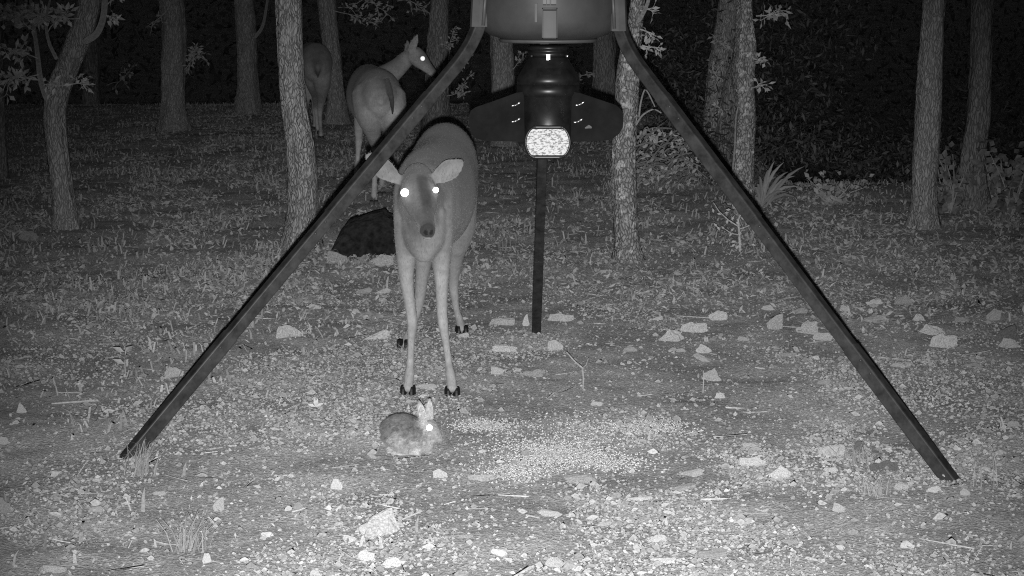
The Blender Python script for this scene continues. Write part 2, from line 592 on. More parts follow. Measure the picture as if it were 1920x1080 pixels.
# ================================================================== dark wood beyond the crest
def far_wood():
    n = 26000
    y = 30 + 30 * RNG.random(n)
    x = (RNG.random(n) * 2 - 1) * (y * .33 + 3)
    dens = fbm(x * .35, y * .35, 3, 71)
    hgt = gz(x, y) + 6.5 * RNG.random(n) ** 1.2
    k = dens + .25 * RNG.random(n) > .52
    x, y, h = x[k], y[k], hgt[k]; n = len(x)
    l = .04 + .08 * RNG.random(n)
    d, s, nr = rot_frames(n, .8)
    c = np.stack([x, y, h], 1)
    w = l * .5
    V = np.stack([c - d * l[:, None], c + s * w[:, None], c + d * l[:, None], c - s * w[:, None]], 1).reshape(-1, 3)
    F = np.arange(n)[:, None] * 4 + np.array([[0, 1, 2, 3]])
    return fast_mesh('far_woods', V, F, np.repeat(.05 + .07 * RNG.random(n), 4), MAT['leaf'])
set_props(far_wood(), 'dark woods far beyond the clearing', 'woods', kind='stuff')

def thicket():
    """dim twiggy undergrowth behind the right hand trunks"""
    g = []
    n = 60000
    y = 13.8 + 8.7 * RNG.random(n)
    u = .065 + .26 * RNG.random(n)
    x = u * y
    zmax = (.25 + 1.65 * sstep(13.5, 17.5, y)) * (.55 + .75 * fbm(x * .9, y * .9, 3, 81))
    z = gz(x, y) + zmax * RNG.random(n) ** .9 * 1.25
    dens = fbm(x * 1.4 + 7, z * 1.6, 3, 83)
    k = dens > .42
    x, y, z = x[k], y[k], z[k]; n = len(x)
    l = .012 + .030 * RNG.random(n) ** 2
    d, s, nr = rot_frames(n, .8)
    c = np.stack([x, y, z], 1); w = l * .34
    V = np.stack([c - d * l[:, None], c + s * w[:, None], c + d * l[:, None], c - s * w[:, None]], 1).reshape(-1, 3)
    F = np.arange(n)[:, None] * 4 + np.array([[0, 1, 2, 3]])
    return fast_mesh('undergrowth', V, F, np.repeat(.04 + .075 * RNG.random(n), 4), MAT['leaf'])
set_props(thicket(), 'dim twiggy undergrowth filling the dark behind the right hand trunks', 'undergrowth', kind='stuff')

# ================================================================== trees
def interp_path(P, n):
    P = np.asarray(P, float)
    t = np.concatenate([[0], np.cumsum(np.linalg.norm(np.diff(P[:, :3], axis=0), axis=1) + 1e-6)])
    tt = np.linspace(0, t[-1], n)
    # catmull-rom through the keys
    out = np.zeros((n, P.shape[1]))
    m = np.zeros_like(P)
    for i in range(len(P)):
        a, b = max(i - 1, 0), min(i + 1, len(P) - 1)
        m[i] = (P[b] - P[a]) / (t[b] - t[a])
    for k, q in enumerate(tt):
        i = min(max(np.searchsorted(t, q, 'right') - 1, 0), len(P) - 2)
        h = t[i + 1] - t[i]; s = (q - t[i]) / h
        out[k] = ((2 * s**3 - 3 * s**2 + 1) * P[i] + (s**3 - 2 * s**2 + s) * h * m[i]
                  + (-2 * s**3 + 3 * s**2) * P[i + 1] + (s**3 - s**2) * h * m[i + 1])
    return out

def trunk_geo(keys, seed, rings=150, seg=40, rough=.09):
    """keys: (x, y, z, r); bark relief is real: furrows, plates, a few knots"""
    path = interp_path(keys, rings)
    a = np.linspace(0, 2 * np.pi, seg, endpoint=False)
    V = np.zeros((rings, seg, 3))
    T = np.gradient(path[:, :3], axis=0); T /= np.linalg.norm(T, axis=1)[:, None]
    for i in range(rings):
        S = np.cross(T[i], [0, 1, 0]); S /= np.linalg.norm(S)
        U = np.cross(S, T[i])
        zz = path[i, 2]
        r0 = max(path[i, 3], .004)
        # periodic angle noise
        ca, sa = np.cos(a), np.sin(a)
        k = r0 / .1
        n1 = vnoise((ca * 9 * k + 50 + seed * 3.1), (sa * 9 * k + 50 + zz * 7), seed) - .5
        n2 = vnoise((ca * 2.2 + 20), (sa * 2.2 + 20 + zz * 2.2), seed + 5) - .5
        n3 = vnoise((ca * 18 * k + 90), (sa * 18 * k + 90 + zz * 14), seed + 9) - .5
        r = r0 * (1 + rough * 1.5 * n1 + .26 * n2 + rough * n3)
        V[i] = path[i, :3] + r[:, None] * (ca[:, None] * S + sa[:, None] * U)
    V = V.reshape(-1, 3)
    F = []
    for i in range(rings - 1):
        for j in range(seg):
            k = (j + 1) % seg
            F.append([i * seg + j, i * seg + k, (i + 1) * seg + k, (i + 1) * seg + j])
    F.append([(rings - 1) * seg + j for j in range(seg)])
    return V, F

def sprig(gt, gl, p, d, L, nleaf, leafL, seed, tone=(.24, .42), twr=.004, droop=.15):
    """a leafy twig growing from p along d: wood into gt, leaves into gl"""
    rs = np.random.default_rng(seed)
    d = np.asarray(d, float); d /= np.linalg.norm(d)
    n = 7
    pts = [np.asarray(p, float)]
    cur = d.copy()
    for k in range(n - 1):
        cur = cur + rs.normal(0, .22, 3) + np.array([0, 0, -droop * .2]); cur /= np.linalg.norm(cur)
        pts.append(pts[-1] + cur * L / (n - 1))
    pts = np.array(pts)
    gt.tube(pts, np.linspace(twr, twr * .35, n), 5, .38)
    for k in range(nleaf):
        q = (.2 + .8 * rs.random()) * (n - 1)
        i = min(int(q), n - 2); f = q - i
        b = pts[i] * (1 - f) + pts[i + 1] * f
        dd = (pts[i + 1] - pts[i]); dd /= np.linalg.norm(dd)
        v = dd * .5 + rs.normal(0, .75, 3); v /= np.linalg.norm(v)
        nr = rs.normal(0, .6, 3) + np.array([0, -.7, .4])
        st = b + v * leafL * (.2 + .4 * rs.random())
        gt.tube([b, st], twr * .3, 3, .38, cap=False)
        gl.leaf(st, v, nr, leafL * (.6 + .7 * rs.random()), leafL * (.17 + .14 * rs.random()), tone[0] + (tone[1] - tone[0]) * rs.random())
    return pts

def crown_geo(gl, gt, top, r, seed, n=260):
    """limbs and leaf clumps above the frame"""
    rs = np.random.default_rng(seed)
    top = np.asarray(top, float)
    for k in range(6):
        a = rs.random() * 6.28
        e = top + np.array([math.cos(a) * r * .8, math.sin(a) * r * .8, .5 + r * .5 * rs.random()])
        m = (top + e) / 2 + rs.normal(0, .1, 3)
        gt.tube([top - np.array([0, 0, .25]), m, e], [.035, .022, .008], 6, .3)
        for j in range(n // 6):
            p = (m if rs.random() < .4 else e) + rs.normal(0, r * .28, 3)
            gl.leaf(p, rs.normal(0, 1, 3), rs.normal(0, 1, 3), .06 + .05 * rs.random(), .022, .3 + .25 * rs.random())

def tree(keys_px, Y, mat, label, seed, group='trees of the clearing', lean_y=0.0, sprigs=(), limbs=(), top_h=3.6, rings=170, crown=True, depth_fn=None):
    """keys_px: (px, py, width in px) from the foot upward, at Y metres"""
    keys = []
    for (px, py, w) in keys_px:
        p = W(px, py, Y)
        keys.append([p[0], p[1], p[2], w * .5 * Y / FPX])
    keys = np.array(keys)
    base = keys[0].copy()
    base[2] = gz(base[0], base[1]) - .06
    base[3] *= 1.38
    keys[0, 3] *= 1.0
    ks = [base]
    for k in keys:
        if k[2] > base[2] + .10: ks.append(k)
    last, prev = ks[-1], ks[-2]
    dirv = (last[:3] - prev[:3]); dirv /= np.linalg.norm(dirv)
    dirv = dirv * .6 + np.array([0, 0, .4]); dirv /= dirv[2]
    rs = np.random.default_rng(seed)
    for hgt in (.9, 1.9):
        p = last[:3] + dirv * hgt + rs.normal(0, .05, 3) * np.array([1, 1, 0])
        ks.append([p[0], p[1], p[2], last[3] * (1 - .22 * hgt)])
    root = empty('tree', (base[0], base[1], gz(base[0], base[1])), label, 'tree', group)
    V, F = trunk_geo(ks, seed, rings)
    g = Geo(); g.add(V, F, .3)
    tr = g.build('trunk', mat, root)
    for (pts, r0, r1) in limbs:
        gl = Geo()
        q = np.array([list(W(px, py, Yk)) for (px, py, Yk) in pts])
        n = 14
        path = interp_path(np.c_[q, np.linspace(r0, r1, len(q))], n)
        gl.tube(path[:, :3], path[:, 3], 9, .24)
        gl.build('limb', MAT['twig'], root)
    if sprigs:
        for (px, py, dx, dy, L, nl, ll, *rest) in sprigs:
            gt, gl = Geo(), Geo()
            yy = Y - .12 if not rest else rest[0]
            sd = int(px * 7 + py * 13) + seed
            tn = (.32, .52) if px < 210 and Y < 12 else (.24, .42)  # far-left leaves painted paler to offset the lamp's fall-off there
            pts = sprig(gt, gl, W(px, py, yy), np.array([dx, -.25, -dy]), L, nl, ll, sd, tn)
            for kk in (2, 3, 4):
                sprig(gt, gl, pts[kk], np.array([dx * .4, -.1, -dy * .4]) + rs.normal(0, .6, 3), L * .45, max(nl // 3, 3), ll, sd + kk, tn)
            tw = gt.build('branch', MAT['twig'], root)
            gl.build('leaves', MAT['leaf'], tw, smooth=False)
    if crown:
        gt, gl = Geo(), Geo()
        tp = np.array(ks[-1][:3])
        crown_geo(gl, gt, tp, 1.0, seed)
        c = gl.build('crown', MAT['leaf'], root, smooth=False)
        gt.build('limb', MAT['twig'], c)
    return root

# foot first
tree([(124, 428, 48), (122, 400, 44), (112, 320, 40), (105, 250, 40), (103, 200, 42), (112, 160, 46), (128, 120, 46), (148, 70, 48), (165, 20, 46), (172, -20, 44)], 11.6,
     MAT['bark_mid'], 'crooked forked tree with leafy twigs at the far left', 3,
     limbs=[([(88, 185, 11.55), (76, 150, 11.5), (70, 100, 11.5), (62, 40, 11.5), (55, -20, 11.5)], .020, .008),
            ([(160, 78, 11.45), (182, 62, 11.4), (194, 30, 11.4), (197, -30, 11.4)], .022, .018),
            ([(106, 110, 11.5), (92, 80, 11.45), (86, 40, 11.4), (96, -10, 11.4)], .012, .006)],
     sprigs=[(75, 150, -.6, .1, .26, 22, .05), (72, 110, -.9, -.3, .28, 26, .05), (66, 60, -.8, -.2, .24, 24, .05), (60, 20, -.9, 0, .2, 22, .05),
             (90, 60, .5, -.5, .22, 18, .05), (150, 35, -.9, .2, .34, 26, .05), (120, 20, -.7, -.3, .26, 20, .05), (195, 30, .8, .2, .15, 10, .045),
             (130, 158, .8, -.3, .13, 12, .045), (80, 160, .6, -.4, .14, 12, .045), (72, 140, -1, .3, .25, 16, .05), (200, 10, .6, -.3, .12, 8, .045)])
tree([(327, 240, 50), (326, 200, 45), (325, 120, 43), (327, 60, 42), (322, 0, 44), (318, -20, 42)], 19.4, MAT['bark_mid'],
     'straight grey tree with one leafy sprig, second trunk from the left', 4,
     sprigs=[(346, 130, .8, -.6, .28, 26, .05), (347, 105, .9, -.2, .18, 16, .05), (312, 20, -.5, .3, .3, 12, .045)])
tree([(467, 205, 44), (465, 150, 40), (462, 70, 39), (458, 0, 38), (457, -20, 38)], 22.0, MAT['bark_mid'], 'slim dim tree just left of the pale furrowed trunk', 5,
     limbs=[([(478, 70, 21.9), (492, 50, 21.8), (500, 10, 21.8), (506, -30, 21.8)], .022, .012)])
tree([(562, 452, 68), (566, 415, 60), (568, 340, 55), (560, 260, 50), (550, 190, 46), (545, 120, 47), (543, 60, 47), (541, 0, 47), (540, -25, 46)], 10.8, MAT['bark_pale'],
     'pale thick tree with deeply furrowed bark left of the front deer', 6, rings=240)
tree([(632, 226, 40), (630, 190, 36), (624, 120, 33), (618, 60, 32), (612, 0, 34), (610, -20, 34)], 20.4, MAT['bark_mid'], 'thin dark tree standing beside the farthest deer', 7,
     sprigs=[(625, 20, .9, .1, .5, 26, .05, 20.0), (655, 8, .9, -.1, .5, 28, .05, 20.0), (690, 4, .9, .05, .4, 22, .05, 20.0), (745, 2, .9, .1, .4, 22, .05, 20.0)])
tree([(818, 250, 44), (818, 150, 40), (820, 80, 38), (824, 0, 36), (826, -20, 36)], 18.8, MAT['bark_dark'], 'dark tree rising behind the turned deer head', 8,
     sprigs=[(842, 110, .4, -.6, .34, 40, .04), (850, 140, .3, -.6, .34, 40, .04), (838, 180, .8, .1, .34, 36, .04)])
tree([(945, 262, 48), (944, 180, 44), (942, 100, 42), (940, 20, 42), (940, -20, 42)], 17.6, MAT['bark_mid'], 'grey tree behind the left wing of the feeder motor', 9,
     sprigs=[(962, 130, .5, -.5, .2, 14, .05)])
tree([(1133, 240, 46), (1133, 160, 42), (1133, 90, 40), (1132, 0, 40), (1132, -20, 40)], 19.4, MAT['bark_dark'], 'dim tree behind the right wing of the feeder motor', 10,
     sprigs=[(1112, 140, -.5, -.4, .25, 16, .06)])
tree([(1178, 492, 60), (1176, 460, 50), (1172, 380, 46), (1170, 290, 44), (1174, 220, 42), (1178, 150, 42), (1182, 100, 36), (1190, 50, 28), (1196, 0, 24), (1198, -25, 24)], 10.2, MAT['bark_lichen'],
     'pale lichened tree standing right behind the feeder', 11, rings=240,
     limbs=[([(1192, 235, 10.1), (1206, 215, 10.0), (1226, 205, 10.0), (1240, 212, 10.0)], .005, .003), ([(1198, 220, 10.1), (1202, 190, 10.0), (1210, 168, 10.0), (1228, 200, 9.95)], .005, .003),
            ([(1196, 40, 10.1), (1206, 25, 10.05), (1216, 0, 10.0), (1220, -30, 10.)], .012, .008)],
     sprigs=[(1200, 20, .9, -.2, .1, 5, .035), (1200, 55, .9, .2, .1, 5, .035), (1204, 85, .8, .1, .1, 5, .035)])
tree([(1334, 318, 52), (1336, 260, 46), (1344, 180, 45), (1354, 100, 46), (1366, 30, 44), (1372, -20, 43)], 15.6, MAT['bark_mid'], 'leaning trunk behind the right feeder leg, left of the clump of three', 12)
tree([(1358, 330, 46), (1362, 260, 40), (1370, 190, 38), (1384, 130, 34), (1396, 90, 26), (1402, 50, 20), (1404, -20, 14)], 15.0, MAT['bark_dark'], 'narrow middle trunk squeezed between the leaning one and the spotted one', 13,
     sprigs=[(1362, 90, -.3, -.5, .16, 12, .05, 14.6), (1356, 150, -.3, -.5, .2, 12, .05, 14.6), (1366, 205, -.6, 0, .15, 10, .04, 14.6)])
tree([(1396, 420, 50), (1394, 380, 42), (1393, 320, 38), (1397, 260, 36), (1398, 200, 36), (1393, 150, 40), (1398, 90, 40), (1396, 30, 32), (1394, -20, 30)], 11.8, MAT['bark_lichen'],
     'bright spotted trunk behind the right feeder leg, right of the clump', 14, rings=220,
     limbs=[([(1374, 320, 11.7), (1378, 270, 11.65), (1380, 220, 11.65), (1384, 200, 11.7)], .006, .004)],
     sprigs=[(1412, 110, .6, 0, .1, 10, .04), (1410, 165, .6, -.2, .1, 9, .04), (1418, 30, .7, -.2, .2, 18, .045)])
tree([(1733, 425, 58), (1734, 380, 50), (1736, 310, 48), (1742, 220, 47), (1746, 120, 46), (1750, 40, 45), (1752, -20, 45)], 11.6, MAT['bark_mid'],
     'sturdy slightly curved tree, left one of the pair at the right', 15, rings=220)
tree([(1830, 395, 54), (1826, 350, 48), (1824, 290, 46), (1834, 220, 44), (1840, 130, 42), (1842, 40, 42), (1844, -20, 41)], 12.6, MAT['bark_dark'],
     'dimmer curved tree, right one of the pair at the right', 16)
tree([(172, 192, 34), (172, 140, 32), (172, 80, 30), (174, 0, 30), (174, -20, 30)], 24.0, MAT['bark_dark'], 'faint far tree just behind the crooked forked tree', 17,
     sprigs=[(200, 160, .9, 0, .5, 16, .07)])
tree([(2, 330, 22), (1, 250, 20), (-2, 150, 20), (-4, 50, 20), (-5, -20, 20)], 14.6, MAT['bark_dark'], 'thin trunk cut by the left edge of the picture', 18)

# ================================================================== feeder
FC = np.array([0.125, 6.60])                       # axis of the barrel
feeder = empty('deer_feeder', (FC[0], FC[1], 0), 'black barrel deer feeder on three long splayed tube legs', 'deer feeder')

def fz(py, Y): return W(960, py, Y)[2]
def lathe_obj(name, prof, centre, mat, parent, seg=56, squash=(1, 1)):
    g = Geo(); g.lathe(prof, centre, seg, .3, squash)
    return g.build(name, mat, parent)

zb = 1.315
R = .247
prof = [(.03, zb - .012), (.16, zb - .012), (.175, zb - .006), (.205, zb + .004), (.228, zb + .022), (.240, zb + .05), (.245, zb + .09)]
prof += [(.247, zb + .16), (.25, zb + .3), (.252, zb + .5), (.25, zb + .75), (.245, zb + .8), (.2, zb + .84), (.03, zb + .86)]
barrel = lathe_obj('barrel', prof, (FC[0], FC[1], 0), MAT['plastic'], feeder, 72)
lathe_obj('rim', [(.150, zb - .022), (.166, zb - .022), (.170, zb - .016), (.170, zb - .011), (.150, zb - .011)], (FC[0], FC[1], 0), MAT['plastic_light'], barrel, 72)

def curved_box(name, ang0, ang1, z0, z1, r0, r1, mat, parent, n=8, bev=.004):
    """a moulded panel that follows the barrel"""
    g = Geo()
    V, F = [], []
    for i in range(n + 1):
        a = ang0 + (ang1 - ang0) * i / n
        for (r, z) in ((r0, z0), (r1 - bev, z0), (r1, z0 + bev), (r1, z1 - bev), (r1 - bev, z1), (r0, z1)):
            V.append([FC[0] + r * math.sin(a), FC[1] - r * math.cos(a), z])
    for i in range(n):
        for j in range(6):
            k = (j + 1) % 6
            F.append([i * 6 + j, (i + 1) * 6 + j, (i + 1) * 6 + k, i * 6 + k])
    F.append(list(range(6))[::-1]); F.append([n * 6 + j for j in range(6)])
    g.add(V, F, .3)
    return g.build(name, mat, parent, smooth=False)
pz0, pz1 = fz(73, 6.35), fz(18, 6.35)
curved_box('moulded_panel', -.085, .085, pz0, pz1, .19, .256, MAT['plastic'], barrel)
curved_box('panel_frame', -.100, -.087, pz0, pz1 + .006, .19, .2575, MAT['hoof'], barrel, 2)
curved_box('panel_frame', .087, .100, pz0, pz1 + .006, .19, .2575, MAT['hoof'], barrel, 2)
curved_box('panel_frame', -.0865, .0865, pz1 + .001, pz1 + .006, .19, .2573, MAT['hoof'], barrel, 6)
for a0, a1 in ((-.09, -.045), (-.035, -.012), (-.006, .006), (.018, .085)):
    curved_box('moulded_slot', a0, a1, fz(10, 6.35), fz(-14, 6.35), .2, .253, MAT['plastic_light'], barrel, 3)
curved_box('moulded_tab', -.20, -.165, fz(42, 6.36), fz(6, 6.36), .2, .2492, MAT['plastic_light'], barrel, 3, .001)

def sq_tube(name, pts, side, mat, parent, roll=0.0, bev=.22):
    """square tube with rounded edges along a polyline"""
    pts = np.asarray(pts, float)
    T = np.gradient(pts, axis=0); T /= np.linalg.norm(T, axis=1)[:, None]
    s = side / 2
    b = s * bev
    sec = []
    for (sx, sy) in ((1, 1), (-1, 1), (-1, -1), (1, -1)):
        c0 = np.array([sx * (s - b), sy * (s - b)])
        a0 = {(1, 1): 0, (-1, 1): 90, (-1, -1): 180, (1, -1): 270}[(sx, sy)]
        for k in range(4):
            a = math.radians(a0 + 30 * k)
            sec.append(c0 + b * np.array([math.cos(a), math.sin(a)]))
    sec = np.array(sec)
    m = len(sec)
    V = []
    for p, t in zip(pts, T):
        n0 = np.array([0, 0, CAM_H]) - pts[len(pts) // 2]; n0 = n0 - t * np.dot(n0, t); n0 /= np.linalg.norm(n0)
        m0 = np.cross(t, n0)
        if m0[2] < 0: m0 = -m0
        U = n0 * math.cos(roll) - m0 * math.sin(roll)
        S = np.cross(U, t)
        V.append(p + sec[:, :1] * S + sec[:, 1:] * U)
    F = []
    for i in range(len(pts) - 1):
        for j in range(m):
            k = (j + 1) % m
            F.append([i * m + j, i * m + k, (i + 1) * m + k, (i + 1) * m + j])
    F.append(list(range(m))[::-1]); F.append([(len(pts) - 1) * m + j for j in range(m)])
    g = Geo(); g.add(np.concatenate(V), F, .3)
    return g.build(name, mat, parent, smooth=False)

def lerp(a, b, t): return np.asarray(a) * (1 - t) + np.asarray(b) * t

def small_bolt(p, d, r, h, parent, mat='zinc', name='bolt'):
    g = Geo()
    d = np.asarray(d, float); d /= np.linalg.norm(d)
    g.tube([np.asarray(p) - d * .002, np.asarray(p) + d * h * .7, np.asarray(p) + d * h], [r, r, r * .6], 8, .6)
    return g.build(name, MAT[mat], parent)

def feeder_leg(top_px, bend_px, foot_px, Ytop, Ybend, sgn, roll):
    Yf = G0(*foot_px)[1]
    top = W(*top_px, Ytop); bend = W(*bend_px, Ybend); foot = W(*foot_px, Yf)
    foot[2] -= .02
    up = top + (top - bend) * .0 + np.array([0.015 * -sgn, .0, .35])
    # smooth elbow, then one straight run
    d1 = bend - top; d2 = foot - bend
    e0 = bend - d1 * .8; e1 = bend + d2 * .05
    elbow = [(1 - t)**2 * e0 + 2 * t * (1 - t) * bend + t * t * e1 for t in np.linspace(0, 1, 9)]
    pts = [up, top] + elbow
    run = [lerp(e1, foot, t) for t in (.08, .30, .31, .62, .63, 1.0)]
    S1 = .040
    upper = sq_tube('leg', pts + [lerp(e1, foot, .085)], S1, MAT['steel'], feeder, roll)
    cuts = [.085, .385, .70, 1.0]
    for k in range(3):
        a, b = cuts[k], cuts[k + 1]
        side = S1 + (.0035 if k % 2 == 0 else -.001)
        sg = sq_tube('tube_section', [lerp(e1, foot, a - .012), lerp(e1, foot, (a + b) / 2), lerp(e1, foot, b)], side, MAT['steel'], upper, roll)
        for o_ in (.02, .05):
            p = lerp(e1, foot, a + o_)
            tocam = np.array([0, 0, CAM_H]) - p; tocam /= np.linalg.norm(tocam)
            ax = (foot - e1) / np.linalg.norm(foot - e1)
            n_ = tocam - ax * np.dot(tocam, ax); n_ /= np.linalg.norm(n_)
            small_bolt(p + n_ * .018, n_, .0042, .007, sg, 'steel')
    return upper

legL = feeder_leg((898, 46), (881, 92), (231, 858), 6.52, 6.5, -1, math.radians(24))
legR = feeder_leg((1162, 48), (1174, 92), (1795, 905), 6.52, 6.5, 1, math.radians(24))
# a bright bolt head on the right leg
p = W(1604, 664, 6.17); small_bolt(p, (0, -1, .2), .006, .012, legR)
# rear leg
rt, rf = W(1020, 190, 6.86), G0(1005, 622)
rf[2] -= .03
rear = sq_tube('leg', [rt + np.array([0, -.03, .25]), rt, lerp(rt, rf, .5), rf], .036, MAT['steel'], feeder, math.radians(4))
sq_tube('tube_section', [lerp(rt, rf, .62), lerp(rt, rf, .8), lerp(rt, rf, .999)], .039, MAT['steel'], rear, math.radians(4))
small_bolt(lerp(rt, rf, .63) + np.array([0, -.022, 0]), (0, -1, .2), .004, .006, rear, 'steel')

# leg sockets moulded onto the barrel
def socket(pxs, py0, py1, Y, sgn):
    g = Geo()
    (ta, tb), (ba, bb) = pxs
    V, F = [], []
    for (a, b, py, dep) in ((ta, tb, py0, .10), (lerp(ta, ba, .6), lerp(tb, bb, .6), lerp(py0, py1, .6), .105), (ba, bb, py1, .12)):
        P0, P1 = W(a, py, Y), W(b, py, Y)
        m = (P0 + P1) / 2
        for (q, yy) in ((0, 0), (.1, -.018), (.5, -.028), (.9, -.018), (1, 0), (1, dep), (0, dep)):
            p = lerp(P0, P1, q); V.append([p[0], p[1] + yy, p[2]])
    for i in range(2):
        for j in range(7):
            k = (j + 1) % 7
            F.append([i * 7 + j, (i + 1) * 7 + j, (i + 1) * 7 + k, i * 7 + k])
    F.append(list(range(7))); F.append([14 + j for j in range(7)][::-1])
    g.add(V, F, .3)
    return g.build('leg_socket', MAT['plastic_light'], barrel, smooth=False)
socket(((886, 916), (881, 917)), -40, 50, 6.50, -1)
socket(((1144, 1172), (1143, 1176)), -40, 58, 6.50, 1)
for (pa, pb) in (((906, 48), (912, -30)), ((1152, 54), (1148, -30))):
    g = Geo(); g.tube([W(*pa, 6.462), W(*pb, 6.462)], .006, 8, .3); g.build('moulded_rib', MAT['plastic_light'], barrel)

# motor unit hanging under the barrel
MX = W(1028, 150, 6.60)[0]
MC = (MX, FC[1], 0)
zc = lambda py: fz(py, 6.50)
px2m = 6.55 / FPX
housing = lathe_obj('motor_housing', [(.03, zc(158)), (.050, zc(158)), (.108, zc(162)), (.1085, zc(176)), (.103, zc(181)), (.090, zc(185)), (.088, zc(235)), (.085, zc(270)), (.078, zc(284)), (.060, zc(294)), (.02, zc(298))][::-1],
                    MC, MAT['black'], feeder, 56)
lathe_obj('motor_cone', [(.1085, zc(161)), (.1085, zc(150)), (.104, zc(145)), (.066, zc(110)), (.062, zc(108)), (.02, zc(107))][::1], MC, MAT['black'], housing, 56)
collar = lathe_obj('collar', [(.062, zc(108)), (.069, zc(106)), (.069, zc(100)), (.064, zc(99)), (.064, zc(95)), (.071, zc(93)), (.071, zc(89)), (.05, zc(86))], MC, MAT['black'], feeder, 48)
g = Geo()
pc = W(1028, 107, 6.525)
def box(g, c, s, tone=.3):
    c, s = np.asarray(c, float), np.asarray(s, float) / 2
    v = np.array([[a, b, d] for a in (-1, 1) for b in (-1, 1) for d in (-1, 1)]) * s + c
    g.add(v, [[0, 1, 3, 2], [4, 6, 7, 5], [0, 4, 5, 1], [2, 3, 7, 6], [0, 2, 6, 4], [1, 5, 7, 3]], tone)
box(g, pc, (.010, .012, .018)); g.build('clip', MAT['zinc'], collar, smooth=False)
small_bolt(W(1062, 105, 6.555), (.4, -1, 0), .005, .012, collar)
small_bolt(W(998, 105, 6.555), (-.4, -1, 0), .004, .010, collar, 'steel')
# raised lettering plate on the cone
g = Geo()
q0, q1, q2, q3 = [W(a, b, 6.5) for a, b in ((1007, 129), (1050, 129), (1052, 140), (1006, 140))]
for q, yy in ((q0, 6.505), (q1, 6.505), (q2, 6.487), (q3, 6.487)): q[1] = yy
V = [q3, q2, q1, q0] + [q + np.array([0, -.004, .001]) for q in (q3, q2, q1, q0)]
g.add(V, [[4, 5, 6, 7], [0, 1, 5, 4], [1, 2, 6, 5], [2, 3, 7, 6], [3, 0, 4, 7]], .3)
g.build('raised_plate', MAT['black'], housing, smooth=False)

# spout: dark round mouth with a bright plate inside
def disc_profile(cx, cy, rx, ry, cut, n=48):
    """rounded-ended opening: an ellipse with its top and bottom cut flat, in pixels"""
    out = []
    for k in range(n):
        a = 2 * math.pi * k / n
        out.append((cx + rx * math.cos(a), cy + max(-cut[0], min(cut[1], ry * math.sin(a)))))
    return out
Ys = 6.475
outer = disc_profile(1027, 267, 44, 40, (32, 32))
inner = disc_profile(1027, 267, 39.5, 37, (25, 24))
g = Geo()
n = len(outer)
V = [W(a, b, Ys + .05) for a, b in outer] + [W(a, b, Ys) for a, b in outer] + [W(a, b, Ys) for a, b in inner] + [W(a, b, Ys + .012) for a, b in inner]
F = []
for j in range(n):
    k = (j + 1) % n
    for i in range(3): F.append([i * n + j, (i + 1) * n + j, (i + 1) * n + k, i * n + k])
g.add(V, F, .3)
spout = g.build('spout', MAT['black'], housing)
g = Geo()
grid = [W(1027, 267, Ys + .010)] + [W(1027 + (a - 1027) * .5, 267 + (b - 267) * .5, Ys + .010) for a, b in inner] + [W(a, b, Ys + .010) for a, b in inner]
F = [[0, 1 + (j + 1) % n, 1 + j] for j in range(n)] + [[1 + j, 1 + (j + 1) % n, 1 + n + (j + 1) % n, 1 + n + j] for j in range(n)]
g.add(grid, F, .8)
g.build('bright_plate', MAT['plate'], spout, smooth=True)
for px in (1015, 1025, 1036):
    g = Geo(); box(g, W(px, 297.5, 6.50), (.012, .01, .0045)); g.build('bright_pin', MAT['zinc'], housing, smooth=False)

# wings
def wing(poly, Yin, Yout, xin, xout, name='wing'):
    g = Geo()
    def at(px, py, off):
        t = (px - xin) / (xout - xin)
        p = W(px, py, Yin + (Yout - Yin) * t); p[1] += off
        return p
    m = len(poly)
    V = [at(a, b, 0) for a, b in poly] + [at(a, b, .014) for a, b in poly]
    F = [list(range(m)), [m + j for j in range(m)][::-1]] + [[j, m + j, m + (j + 1) % m, (j + 1) % m] for j in range(m)]
    g.add(V, F, .3)
    return g.build(name, MAT['wing'], housing, smooth=False)
wl = wing([(982, 172), (968, 174), (930, 188), (892, 201), (883, 207), (879, 217), (880, 238), (884, 252), (893, 260), (910, 264), (984, 266)], 6.54, 6.46, 982, 880)
wr = wing([(1072, 172), (1086, 174), (1125, 187), (1155, 197), (1165, 206), (1169, 218), (1168, 238), (1161, 251), (1148, 261), (1130, 264), (1070, 266)], 6.54, 6.46, 1072, 1168)
for (px, py, par) in ((967, 197, wl), (967, 227, wl), (1087, 196, wr), (1084, 228, wr)):
    g = Geo()
    c = W(px, py, 6.505)
    g.tube([c + np.array([0, .03, 0]), c + np.array([0, -.008, 0])], .0035, 8, .6)
    for s_ in (-1, 1):
        g.tube([c, c + np.array([s_ * .010, -.004, .004 * s_ + .002]), c + np.array([s_ * .016, -.004, .007 * s_ + .004])], [.0032, .0042, .003], 7, .6)
    g.build('wing_nut', MAT['zinc'], par)
g = Geo(); q = W(1104, 239, 6.505)
g.tube([q + np.array([-.012, .012, -.003]), q + np.array([0, -.001, .003]), q + np.array([.013, .010, -.002])], [.003, .006, .003], 8, .10)
g.build('mud_spot', MAT['gravel'], wr)

